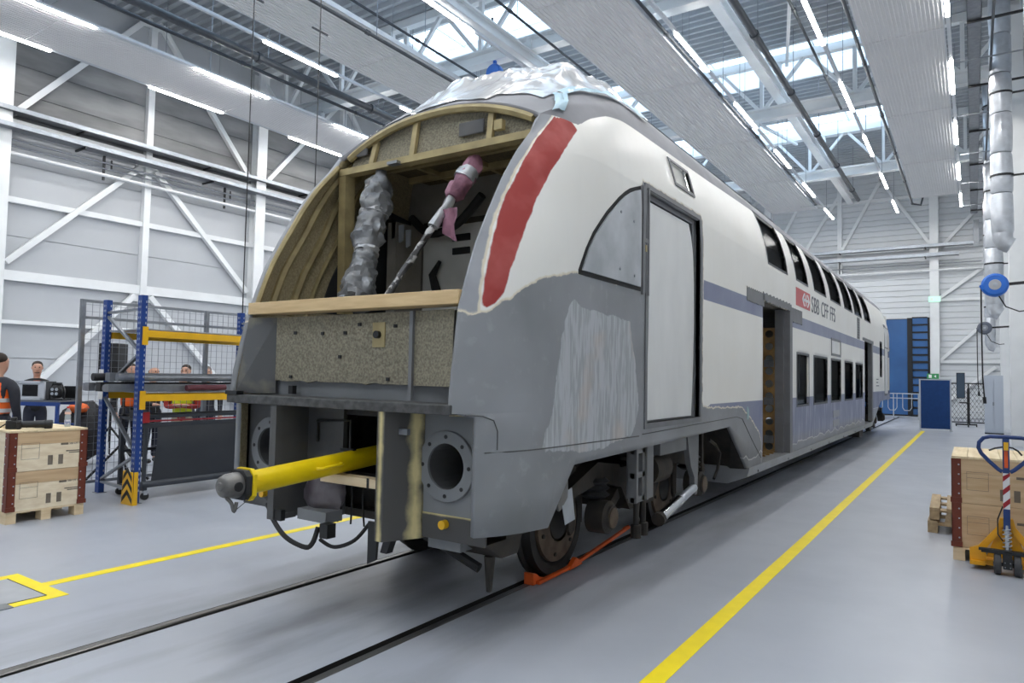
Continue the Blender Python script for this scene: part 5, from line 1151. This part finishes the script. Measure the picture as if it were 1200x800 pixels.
MB().box(-.15,.15,-.12,.10,0,.018).build('base', BLACK, la); m = MB(); m.add([(-.15,.10,.018),(.15,.10,.018),(.15,.15,.22),(-.15,.15,.22),(-.15,.11,.018),(.15,.11,.018),(.15,.16,.22),(-.15,.16,.22)], [(0,1,2,3),(5,4,7,6),(0,4,5,1),(3,2,6,7),(0,3,7,4),(1,5,6,2)]); m.build('screen', SCREENOFF, la)
bg_ = thing('equipment_bag', 'bulky black bag with orange flap behind the blue bench', 'bag', (-13.45,6.15,0)); 
part(lump((-13.45,6.15,.55), .48, (.85,.85,1.12), 4), 'bag_body', mat('black_nylon', rgb(26,26,30), .7, bump=.4), bg_, smooth=True); part(lump((-13.2,6.0,1.02), .17, (1.2,.9,.5), 8), 'orange_flap', mat('orange_cloth', rgb(214,96,34), .7), bg_, smooth=True)
sp_ = thing('loudspeaker', 'tall black loudspeaker on a pole behind the mesh partition', 'loudspeaker', (-14.0,6.95,0), math.radians(33), world=False)
MB().box(-.19,.19,-.18,.18,1.55,2.22).build('cabinet', BLACK, sp_, bevel=.02); MB().cyl((0,0,.3),(0,0,1.55),.02,10).build('pole', BLACK, sp_)
for k in range(3): MB().bar((0,0,.6),(.5*math.cos(k*2.09),.5*math.sin(k*2.09),.02),.03,.03).build('leg', BLACK, sp_)
MB().lathe([(.001,-.188),(.12,-.188),(.13,-.182)], (0,0,1.78), (0,1,0), 20).build('woofer', RUBBER, sp_); MB().box(-.08,.08,-.186,-.18,2.0,2.12).build('horn', RUBBER, sp_)
# ================================================================ people
SKIN = mat('skin', rgb(206,158,134), .55, var=.05); HAIRD = mat('hair_dark', rgb(52,42,36), .8); HAIRG = mat('hair_grey', rgb(120,112,104), .8)
VEST = mat('hi_vis_orange', rgb(238,104,30), .6, var=.05); VESTY = mat('hi_vis_yellow', rgb(214,232,40), .6, var=.05); REFL = mat('reflective_tape', rgb(196,198,200), .35)
NAVYC = mat('dark_jacket', rgb(34,36,46), .75, var=.1); DENIM = mat('dark_trousers', rgb(36,40,54), .8, var=.1); KHAKI = mat('beige_trousers', rgb(178,166,146), .8); MAROON = mat('red_jacket', rgb(170,54,48), .7); SHIRT = mat('black_shirt', rgb(28,28,30), .8)
def skin(name, chains, mt, parent, lv=2, root=0):
    """chains: lists of (point, (rx, ry)); consecutive points joined; points equal within 1 mm are shared"""
    vs, es, rs = [], [], []
    def vid(p, r):
        for i, q in enumerate(vs):
            if (Vector(q)-Vector(p)).length < .001: return i
        vs.append(p); rs.append(r); return len(vs)-1
    for ch in chains:
        pr = None
        for p, r in ch:
            i = vid(p, r if isinstance(r, tuple) else (r, r))
            if pr is not None: es.append((pr, i))
            pr = i
    me_ = bpy.data.meshes.new(name); me_.from_pydata(vs, es, []); o = bpy.data.objects.new(name, me_); COL.objects.link(o); o.parent = parent
    sk = o.modifiers.new('skin', 'SKIN'); sk.use_smooth_shade = True
    for i, v in enumerate(me_.skin_vertices[0].data): v.radius = rs[i]; v.use_root = (i == root)
    ss = o.modifiers.new('sub', 'SUBSURF'); ss.levels = lv; ss.render_levels = lv
    me_.materials.append(mt); SHIFT[o.name] = Vector(); return o
def person(label, loc, rotz, h=1.8, jacket=NAVYC, vest=None, trousers=DENIM, hair=HAIRD, bald=False, pose='down', tilt=(0,0,0), tape=True, beard=False):
    """local frame: faces -y"""
    p = thing('person', label, 'person', loc, rotz, world=False); k = h/1.8
    def P(x, y, z): return (x*k, y*k, z*k)
    hx, hy, hz = tilt
    hd0 = [(P(0,.01,.98),(.15*k,.11*k)),(P(0,.01,1.12),(.14*k,.10*k)),(P(0,0,1.30),(.17*k,.115*k)),(P(0,.01,1.44),(.14*k,.09*k)),(P(0,.015,1.50),(.056*k,.058*k)),(P(hx*.5,.01+hy*.5,1.54),(.054*k,.058*k)),(P(hx,-.03+hy,1.59),(.068*k,.086*k)),(P(hx,-.015+hy,1.685),(.088*k,.112*k)),(P(hx,0+hy,1.765),(.072*k,.088*k))]
    arms = []; cuff = []
    for s in (-1, 1):
        if pose == 'down': el, wr = P(s*.26,.03,1.12), P(s*.25,-.06,.88); tip = P(s*.25,-.10,.80)
        elif pose == 'front': el, wr = P(s*.27,.02,1.14), P(s*.14,-.24,1.08); tip = P(s*.08,-.30,1.08)
        elif pose == 'folded': el, wr = P(s*.27,-.02,1.15), P(-s*.04,-.20,1.18); tip = P(-s*.11,-.20,1.19)
        arms.append([(P(0,0,1.30),(.17*k,.115*k)),(P(s*.17,.01,1.42),(.07*k,.07*k)),(P(s*.22,.015,1.34),(.058*k,.06*k)),(el,(.045*k,.045*k)),(wr,(.031*k,.031*k))]); cuff.append((wr, tip))
    legs = []
    for s in (-1, 1): legs.append([(P(0,.01,.98),(.15*k,.11*k)),(P(s*.09,.01,.88),(.085*k,.09*k)),(P(s*.10,0,.50),(.058*k,.062*k)),(P(s*.10,.03,.28),(.052*k,.055*k)),(P(s*.10,.04,.09),(.042*k,.045*k)),(P(s*.11,-.03,.045),(.042*k,.042*k)),(P(s*.12,-.15,.035),(.04*k,.033*k))])
    hands = []
    for wr, tip in cuff:
        w_, t_ = Vector(wr), Vector(tip); d_ = (t_-w_); a_ = d_.cross(Vector((0,0,1))); a_ = a_.normalized() if a_.length > .01 else Vector((1,0,0)); pm = w_+d_*.55
        ch = []
        hands.append([(tuple(w_),(.031*k,.031*k)),(tuple(pm),(.036*k,.022*k))])
        for f_, ln in ((-.027,.95),(-.009,1.05),(.009,1.0),(.027,.82)): hands.append([(tuple(pm),(.036*k,.022*k)),(tuple(pm+a_*f_*k+d_*.45*ln),(.010*k,.010*k)),(tuple(pm+a_*f_*1.05*k+d_*.85*ln+Vector((0,0,-.012))),(.008*k,.008*k))])
        hands.append([(tuple(pm),(.036*k,.022*k)),(tuple(pm-a_*.045*k+d_*.1),(.011*k,.011*k)),(tuple(pm-a_*.055*k+d_*.4),(.009*k,.009*k))])
    slim = lambda ch, n, q: [(a, (b[0]*q, b[1]*q)) if i < n else (a, b) for i, (a, b) in enumerate(ch)]
    skin('body', [slim(hd0, 4, .62)]+[slim(a, 4, .62) for a in arms]+[slim(l, 5, .62) for l in legs]+hands, SKIN, p)
    g = 1.10
    sc = lambda ch, q: [(a, (b[0]*q, b[1]*q)) for a, b in ch]
    skin('jacket', [[(P(0,.01,.86),(.165*k,.125*k))]+sc(hd0[:4], g)+[(P(0,.015,1.495),(.074*k,.072*k))]]+[sc(a, 1.22) for a in arms], jacket, p)
    tr = [sc(l[:5], 1.2) for l in legs]; skin('trousers', [[(P(0,.01,1.06),(.15*k,.11*k)),(legs[0][0][0],(.165*k,.125*k))]]+tr, trousers, p, root=1)
    for s in (-1, 1): skin('shoe', [[(P(s*.10,.05,.05),(.055*k,.05*k)),(P(s*.11,-.05,.045),(.052*k,.044*k)),(P(s*.12,-.17,.038),(.046*k,.037*k))]], BLACK, p)
    if vest:
        vt = skin('safety_vest', [[(P(0,.01,.96),(.185*k,.145*k)),(P(0,.01,1.12),(.172*k,.135*k)),(P(0,0,1.30),(.20*k,.148*k)),(P(0,.01,1.42),(.19*k,.118*k)),(P(0,.01,1.475),(.085*k,.075*k))]], vest, p)
        if tape:
            for z, rx, ry in ((1.04,.172,.136),(1.17,.178,.142)):
                m = MB(); n = 28; vs = [(rx*k*math.cos(t)*1.0, .01+ry*k*math.sin(t)*1.0, (z+dz)*k) for dz in (0,.05) for t in [2*math.pi*i/n for i in range(n)]]
                m.add(vs, [(i,(i+1)%n,(i+1)%n+n,i+n) for i in range(n)]); m.build('reflective_band', REFL, vt, smooth=True)
    c = Vector(P(hx, -.01+hy, 1.685))
    if not bald:
        m = MB(); m.ball((c.x,c.y+.026*k,c.z+.042*k), .094*k, 16, (.90,1.02,.84)); hr = m.build('hair', hair, p, smooth=True)
    else:
        m = MB(); m.ball((c.x,c.y+.03*k,c.z-.0*k), .092*k, 14, (.90,.92,.55)); m.build('hair', hair, p, smooth=True)
    for s in (-1, 1):
        m = MB(); m.ball((c.x+s*.032*k,c.y-.092*k,c.z+.004), .010*k, 8); m.build('eye', SHIRT, p); m = MB(); m.ball((c.x+s*.082*k,c.y+.005,c.z-.01), .022*k, 8, (.4,.8,1.3)); m.build('ear', SKIN, p, smooth=True)
        MB().bar((c.x+s*.022*k,c.y-.095*k,c.z+.026*k),(c.x+s*.046*k,c.y-.088*k,c.z+.026*k),.004,.003).build('eyebrow', hair, p)
    m = MB(); m.add([(c.x-.014*k,c.y-.092*k,c.z-.03*k),(c.x+.014*k,c.y-.092*k,c.z-.03*k),(c.x,c.y-.125*k,c.z-.028*k),(c.x,c.y-.094*k,c.z+.014*k)], [(0,2,1),(0,3,2),(1,2,3),(0,1,3)]); m.build('nose', SKIN, p, smooth=True)
    MB().bar((c.x-.022*k,c.y-.096*k,c.z-.062*k),(c.x+.022*k,c.y-.096*k,c.z-.062*k),.008,.007).build('mouth', mat('lips', rgb(168,104,92), .6), p)
    if beard: m = MB(); m.ball((c.x,c.y-.045*k,c.z-.088*k), .056*k, 12, (.95,.85,.6)); m.build('beard', hair, p, smooth=True)
    return p
def face_cam(x, y): return math.atan2(y, x)-math.pi/2+math.pi if 0 else math.atan2(-x, y)*1.0
fc = lambda x, y: math.atan2(-(-x), -(-y)) if 0 else math.atan2(x, -y)*-1 if 0 else -math.atan2(-x, -y)+0
def toward(x, y, tx=0, ty=0):   # rotation so that local -y points to (tx,ty)
    return math.atan2(ty-y, tx-x)+math.pi/2
person('man in orange vest with arms folded in front, standing behind the monitor', (-14.35,5.78,0), toward(-14.35,5.78), 1.84, SHIRT, VEST, DENIM, HAIRD, pose='front', beard=True, tape=False)
person('person in orange vest with silver bands turned away beside the pale crates', (-11.12,4.02,0), toward(-11.12,4.02,-13.5,8.0), 1.92, NAVYC, VEST, DENIM, HAIRD, pose='down')
person('man in orange vest behind the rack upright, facing the train', (-13.2,6.9,0), toward(-13.2,6.9,-5,5), 1.83, SHIRT, VEST, DENIM, HAIRD, pose='down', tape=False)
person('bald man in black jacket behind the rack', (-12.8,7.1,0), toward(-12.8,7.1,-5,8), 1.80, SHIRT, None, DENIM, HAIRG, bald=True, pose='front')
person('dark-haired man in orange vest looking down behind the rack', (-12.10,7.33,0), toward(-12.1,7.33,-9,4), 1.83, SHIRT, VEST, DENIM, HAIRD, pose='front', tilt=(0,-.04,0), tape=False)
person('person in yellow vest and red jacket with beige trousers behind the rack', (-11.31,6.80,0), toward(-11.31,6.8,-9,5), 1.72, MAROON, VESTY, KHAKI, HAIRG, bald=True, pose='folded', tape=False)
person('man with grey hair and dark jacket behind the rack end', (-12.52,8.01,0), toward(-12.52,8.01,-6,4), 1.81, NAVYC, None, DENIM, HAIRG, pose='down')
# ================================================================ pallet truck, right foreground
pt = thing('pallet_truck', 'yellow hand pallet truck with blue handle before the wooden crates', 'pallet truck', (.24,7.98,0), 0, world=False)
for s in (-1, 1):
    w_ = MB().lathe([(.001,-.024),(.045,-.026),(.05,-.028),(.085,-.028),(.092,-.02),(.092,.02),(.085,.028),(.05,.028),(.045,.026),(.001,.024)], (s*.075,-.08,.0925), (1,0,0), 28).build('steer_wheel', mat('grey_rubber_tyre', rgb(62,62,64), .7, var=.1), pt, smooth=True)
    MB().lathe([(.001,-.030*s),(.03,-.030*s),(.035,-.026*s)], (s*.075,-.08,.0925), (-1,0,0), 16).build('hub', GALV, w_)
MB().cyl((-.11,-.08,.0925),(.11,-.08,.0925),.018,12).build('axle', DARKST, pt)
MB().box(-.035,.035,-.13,-.03,.06,.20).build('wheel_fork', BLACK, pt); 
for a, b in ((-.02,.08),(.02,.08),(-.02,.12),(.02,.12)): MB().cyl((a,-.134,b),(a,-.13,b),.006,8).build('bolt', GALV, pt)
MB().bar((-.20,-.075,.205),(.20,-.075,.205),.06,.035).build('steer_plate', BLACK, pt); MB().cyl((-.22,-.09,.215),(-.12,-.09,.215),.014,10).build('pedal', BLACK, pt)
sp2 = MB(); sp2.tube([(.032*math.cos(t*.7),-.05+.032*math.sin(t*.7),.23+.0042*t) for t in range(45)], .006, 6); MB().cyl((0,-.05,.2),(0,-.05,.45),.022,14).build('pump_piston', CHROME, pt); sp2.build('return_spring', GALVW, pt, smooth=True)
# A-shaped yellow chassis
m = MB(); pl = [(-.29,.06),(-.29,.19),(-.22,.22),(-.07,.42),(-.035,.44),(-.035,.38),(-.15,.22),(-.16,.16),(-.17,.06)]
m.prism(pl, 'y', .02, .05); m.prism([(-a,b) for a,b in pl][::-1], 'y', .02, .05); m.prism([(-.07,.42),(.07,.42),(.05,.50),(-.05,.50)], 'y', -.0, .05); m.build('chassis_frame', JACKYEL, pt)
MB().prism([(-.16,.12),(.16,.12),(.05,.42),(-.05,.42)], 'y', .05, .06).build('chassis_web', JACKYEL, pt); MB().box(-.29,-.17,-.02,.05,.045,.08).build('chassis_foot', JACKYEL, pt); MB().box(.17,.29,-.02,.05,.045,.08).build('chassis_foot', JACKYEL, pt)
for s in (-1, 1):
    MB().box(*sorted((s*.10,s*.265)),.05,.285,.092-.05,.092).build('fork', JACKYEL, pt)
    MB().cyl((s*.15,.22,.031),(s*.22,.22,.031),.03,14).build('fork_roller', RUBBER, pt)
# handle: pole, bands, grip loop
hz0, hz1 = .42, .98; lean = -.05
def hp(z): return (0, -.05+lean*(z-.4), z)
MB().bar(hp(.40), hp(.60), .052, .035, up=(0,1,0)).build('handle_pole', NAVY, pt)
po = MB().bar(hp(.60), hp(.93), .052, .035, up=(0,1,0)).build('banded_sleeve', mat('white_band', rgb(226,226,226), .5), pt)
for k in range(3):
    z = .60+k*.125; y = hp(z)[1]-.0185; MB().prism([(-.027,z-.0),(.027,z+.055),(.027,z+.105 if k < 2 else z+.085),(-.027,z+.05)], 'y', y-.0045, y-.0005).build('red_band', mat('band_red', rgb(150,26,36), .5), po)
MB().bar(hp(.93), hp(1.25), .052, .035, up=(0,1,0)).build('handle_head', NAVY, pt)
loop = [(-.03,.94),(-.06,.96),(-.13,1.03),(-.19,1.10),(-.21,1.15),(-.205,1.20),(-.17,1.245),(-.12,1.26),(0,1.262),(.12,1.26),(.17,1.245),(.205,1.20),(.21,1.15),(.19,1.10),(.13,1.03),(.06,.96),(.03,.94)]
MB().tube([(x,hp(z)[1],z) for x, z in loop], .018, 10).build('grip_loop', NAVY, pt, smooth=True)
y = hp(1.1)[1]-.022; MB().box(-.018,.018,y-.002,y,1.14,1.215).build('yellow_sticker', YEL, pt); MB().box(-.014,.014,y-.002,y,.98,1.135).build('orange_sticker', ORANGE, pt)
MB().tube([(-.13,hp(1.14)[1],1.13),(-.08,hp(1.16)[1],1.155),(-.02,hp(1.17)[1],1.17),(.05,hp(1.17)[1],1.165),(.09,hp(1.14)[1],1.14),(.12,hp(1.1)[1],1.10)], .008, 8).build('control_lever', BLACK, pt, smooth=True)
MB().tube([(-.03,hp(.7)[1],.62),(-.07,-.07,.5),(-.07,-.06,.36),(-.03,-.05,.3)], .006, 6).build('hydraulic_hose', BLACK, pt, smooth=True)
# two stacked pallets
for k in range(2):
    q = thing('pallet', 'lower weathered pallet of the two stacked beside the crates' if k == 0 else 'upper weathered pallet of the two stacked beside the crates', 'pallet', (-.47+.02*k,9.58+.03*k,k*.1505), .02*k, world=False); wd = WOOD_D
    for x in (0,.35,.70):
        for y in (0,.5275,1.055): MB().box(x,x+.10,y,y+.145,.0,.088).build('block', wd, q)
    for y in (0,.5275,1.055): MB().box(0,.8,y,y+.145,.088,.112).build('stringer', wd, q)
    for x in (0,.17,.34,.51,.70): MB().box(x,x+.10,0,1.2,.112,.1345).build('deck_board', wd, q)
# ================================================================ far end: partition, kiosk, barrier, fence, cabinet
pb = thing('partition_board', 'dark blue partition board with grey frame standing at the end of the yellow line', 'partition', (-1.2,30.2,0), math.radians(8), world=False)
MB().box(-.47,.47,-.02,.02,.06,1.86).build('board', mat('navy_felt', rgb(18,58,112), .85, var=.08, scale=9), pb)
for x in (-.49,.49): MB().box(x-.025,x+.025,-.03,.03,0,1.90).build('frame_post', GALVW, pb); MB().box(x-.03,x+.03,-.22,.22,0,.03).build('foot', GALVW, pb)
MB().box(-.49,.49,-.03,.03,1.86,1.90).build('frame_rail', GALVW, pb)
ki = thing('monitor_stand', 'black wheeled stand with upright monitor beside the blue partition', 'stand', (-.2,34,0), 0, world=False)
MB().box(-.40,-.10,-.05,-.0,1.15,2.20).build('monitor', BLACK, ki, bevel=.01).rotation_euler = (0,0,0); MB().box(-.385,-.115,-.055,-.05,1.18,2.17).build('screen', mat('monitor_screen', rgb(60,76,92), .15), ki)
MB().box(-.04,.06,-.04,.06,.1,1.55).build('column', BLACK, ki); MB().box(-.3,.05,-.25,.05,.95,1.0).build('keyboard_tray', BLACK, ki)
for a in ((-.45,.3,-.03,.03),(-.03,.03,-.4,.4)): MB().box(a[0],a[1],a[2],a[3],.06,.12).build('base_bar', BLACK, ki)
for x, y in ((-.42,0),(.28,0),(0,-.38),(0,.38)): MB().cyl((x-.02,y,.04),(x+.02,y,.04),.04,12).build('caster', BLACK, ki)
ba = thing('crowd_barrier', 'galvanised tubular barrier before the blue gate', 'barrier', (-3.0,38.3,0), 0, world=False)
for x in (-1.3,-.25,.8): MB().cyl((x,0,0),(x,0,1.25),.025,10).build('post', GALVW, ba)
for z in (.12,1.0,1.22): MB().cyl((-1.3,0,z),(.8,0,z),.022,8).build('rail', GALVW, ba)
for k in range(3):
    x = -1.1+.62*k; MB().tube([(x,0,1.2),(x,-.02,.55),(x+.08,-.05,.42),(x+.30,-.05,.42),(x+.38,-.02,.55),(x+.38,0,1.2)], .018, 8).build('hoop', GALVW, ba, smooth=True)
for k in range(2): MB().box(-1.2+1.0*k,-1.1+1.0*k,-.25,.25,0,.04).build('foot', GALV, ba)
fe = thing('lattice_fence', 'dark lattice fence across the floor behind the monitor stand', 'fence', (-.2,36.5,0), 0, world=False)
for x in (-.8,0,.8): MB().box(x-.03,x+.03,-.03,.03,0,1.78).build('post', DARKST, fe)
for z in (.06,1.76): MB().bar((-.8,0,z),(.8,0,z),.05,.05).build('rail', DARKST, fe)
m = MB()
for k in range(26):
    for s in (-1,1):
        xa = -1.9+k*.15; xb = xa+1.0; pa, pb_ = (xa,.1), (xb,1.74)
        t0 = max(0,(-.8-xa)/1.0); t1 = min(1,(.8-xa)/1.0)
        if t1-t0 > .05: 
            q0, q1 = (xa+t0,.1+1.64*t0), (xa+t1,.1+1.64*t1); m.bar((s*q0[0],.0+.01*s,q0[1]),(s*q1[0],.01*s,q1[1]),.02,.012)
o = m.build('lattice', DARKST, fe); o['kind'] = 'stuff'
ct = thing('tool_cabinet', 'light grey two-door steel cabinet at the foot of a white wall column', 'cabinet', (.56,29.8,0), 0, world=False)
CABG = mat('cabinet_grey', rgb(184,192,204), .45)
MB().box(-.25,.30,0,.5,.04,2.06).build('carcass', CABG, ct)
for s in (0,1): dd = MB().box(-.245+.27*s,.015+.28*s,-.022,-.002,.08,2.03).build('cabinet_door', CABG, ct); MB().box(-.01+.03*s,.0+.03*s,-.04,-.022,1.0,1.12).build('handle', BLACK, dd)
MB().box(-.25,.30,.01,.5,0,.04).build('plinth', DARKST, ct)
for x, z, lab in ((-1.62,6.02,'pale green exit sign high on the end wall column'),(-1.72,2.1,'green exit sign low on the end wall above the blue partition')):
    t = thing('exit_sign', lab, 'sign', (x,Y1-.4,z)); part(MB().box(x-.26,x+.26,Y1-.42,Y1-.36,z-.13,z+.13), 'sign_box', mat('exit_light', rgb(190,232,210), .4, emit=rgb(170,232,200), estr=.8) if z > 3 else mat('exit_green', rgb(60,150,90), .4), t)
    part(MB().box(x-.18,x-.05,Y1-.424,Y1-.42,z-.08,z+.08), 'pictogram', WHITE, t); part(MB().prism([(x+.04,z),(x+.14,z+.07),(x+.14,z-.07)], 'y', Y1-.424, Y1-.42), 'arrow', WHITE, t)
# ================================================================ right wall: foil ducts, reels, trays
FOILD = mat('duct_foil', rgb(196,200,206), .3, .55, var=.1, scale=5, bump=.6, bscale=9)
def duct(label, x, y, z0, z1, r, seed):
    t = thing('foil_duct', label, 'duct', (x,y,z0)); n = 14
    seg = int((z1-z0)/1.0)
    for k in range(seg):
        a = z0+(z1-z0)*k/seg; b = z0+(z1-z0)*(k+1)/seg; m = MB(); m.tube([(x,y,a+.01),(x,y,a+.06),(x,y,(a+b)/2),(x,y,b-.06),(x,y,b-.01)], [r*.93,r*1.0,r*1.03,r,r*.93], 16); vs = []
        for p in m.v: v = Vector(p); c_ = Vector((x,y,v.z)); vs.append(c_+(v-c_)*(1+.10*noise.noise(v*3+Vector((seed,0,0)))))
        q = MB(); q.add(vs, m.f); part(q, 'duct_section', FOILD, t, smooth=True)
    part(MB().tube([(x,y,z0+.02),(x,y,z0-.10),(x+.06,y,z0-.25),(x+.18,y,z0-.32)], [r*.95,r*.95,r*.9,r*.85], 14), 'outlet_bend', FOILD, t, smooth=True)
    for z in (z0+1.5, (z0+z1)/2, z1-1): part(MB().lathe([(r*1.08,-.03),(r*1.08,.03)], (x,y,z), (0,0,1), 16), 'clamp_band', DARKST, t); part(MB().bar((x,y,z),(X1,y,z),.05,.04), 'duct_bracket', DARKST, t)
    return t
duct('silver foil duct down the wall, ending higher, above the blue reel', .66, 21.6, 5.6, 12.9, .24, 1); duct('silver foil duct down the wall, reaching lower than its neighbour', .66, 30.4, 4.6, 12.9, .28, 2)
duct('thin silver foil duct farthest along the wall towards the corner', .62, 36.5, 3.6, 12.9, .20, 3)
t = tray('cable_tray', 'zinc cable tray high along the foil-ducted wall', -.04, .24, 9.95, 1, Y1-1.8, wallx=X1); 
t2 = thing('wall_pipe', 'thin dark pipe running high along the foil-ducted wall', 'pipe', (.45,20,9.9)); part(MB().cyl((.45,1,9.9),(.45,40,9.9),.03,8), 'pipe', PIPE_D, t2, smooth=True)
for k in range(9): part(MB().bar((-.3,3.5+4.2*k,9.80),(1.3,3.5+4.2*k,9.80),.03,.03), 'pipe_bracket', GALV, t2)
t3 = thing('cable_tray', 'zinc cable tray dropping down in the corner by the end wall', 'cable tray', (.05,Y1-.4,8.6)); part(MB().box(.07,.30,Y1-.45,Y1-.42,8.7,9.9), 'tray_back', GALV, t3); 
part(MB().bar((.18,Y1-.43,9.2),(.18,Y1,9.2),.05,.05), 'bracket', DARKST, t3)
for x in (.07,.30): part(MB().box(x-.01,x+.01,Y1-.5,Y1-.42,8.7,9.9), 'side_rail', GALVW, t3)
REELB = mat('reel_blue', rgb(38,104,196), .35, var=.06)
def wall_reel(label, x, y, z, r, mt, disc, bars):
    t = thing('cable_reel', label, 'reel', (x,y,z)); n_ = Vector((0,-1,0))
    part(MB().lathe([(.001,-.14),(r*.8,-.14),(r*.97,-.10),(r,-.05),(r,.05),(r*.97,.10),(.001,.12)], (x,y,z), (0,1,0), 32), 'reel_housing', mt, t, smooth=True); part(MB().lathe([(.001,-.155),(r*.42,-.152),(r*.45,-.14)], (x,y,z), (0,1,0), 24), 'reel_hub', disc, t, smooth=True); part(MB().lathe([(.001,-.165),(r*.16,-.162),(r*.18,-.15)], (x,y,z), (0,1,0), 16), 'hub_cap', GALVW, t)
    part(MB().bar((x,y,z),(X1,y,z+.05),.10,.06), 'wall_bracket', DARKST, t)
    part(MB().prism([(x-r*.9,z+.12*r),(x-r*1.12,z),(x-r*.9,z-.5*r)], 'y', y-.06, y+.06), 'cable_guide', mt, t)
    part(MB().tube([(x-r*.98,y,z-.05),(x-r*.98,y,z-1.0),(x-r*.95,y,1.9),(x-r*.85,y,1.45)], .018, 6), 'pendant_cable', BLACK, t, smooth=True)
    part(MB().tube([(x+.05,y,z-.2),(x+.2,y,z-.5),(x+.45,y,z-.62),(x+.6,y,z-.6)], .015, 6), 'feed_cable', BLACK, t, smooth=True)
    part(MB().cyl((x-r*.85,y,1.45),(x-r*.82,y,1.30),.035,8), 'plug', BLACK, t); return t
wall_reel('big blue cable reel on the foil-ducted wall', .43, 19.4, 4.03, .27, REELB, mat('reel_hub_grey', rgb(170,172,176), .4), 1)
wall_reel('smaller grey hoist reel with hanging chains near the end wall', .36, 31.4, 3.85, .24, mat('reel_grey', rgb(92,98,112), .4), GALV, 1)
for i, (x, y, lab) in enumerate(((-11.38,15.9,'small blue hose reel hanging above the plastic-wrapped roof'),(-9.7,24.5,'small blue hose reel hanging over the vent window'),(-9.7,33.1,'small blue hose reel hanging over the middle of the train'))):
    z = 10.42 if i == 0 else 10.45
    t = thing('hose_reel', lab, 'reel', (x,y,z), group='blue reels under the roof'); part(MB().lathe([(.001,-.12),(.22,-.12),(.25,-.08),(.25,.08),(.22,.12),(.001,.12)], (x,y,z), (0,1,0), 24), 'reel_drum', REELB, t, smooth=True); part(MB().box(x-.04,x+.04,y-.04,y+.04,z+.2,10.8), 'hanger', REELB, t)
    part(MB().tube([(x-.2,y,z),(x-.2,y,z-.6)] if i else [(x-.24,y,z),(x-.24,y,z-1.6)], .015, 6), 'hose', BLACK, t)
    part(MB().tube([(x-.15,y,z-.22),(x-.02,y,z-.4),(x+.14,y,z-.22)], .02, 6), 'hose_loop', BLACK, t, smooth=True)
t = thing('camera_dome', 'small white cylinder sensor hung from the roof beside the concrete-wall lamp lines', 'sensor', (-18.0,15.9,10.5)); part(MB().cyl((-18.75,15.95,10.45),(-18.75,15.95,10.70),.09,14), 'housing', W_PAINT, t); part(MB().cyl((-18.75,15.95,10.70),(-18.75,15.95,10.8),.012,6), 'rod', GALV, t)
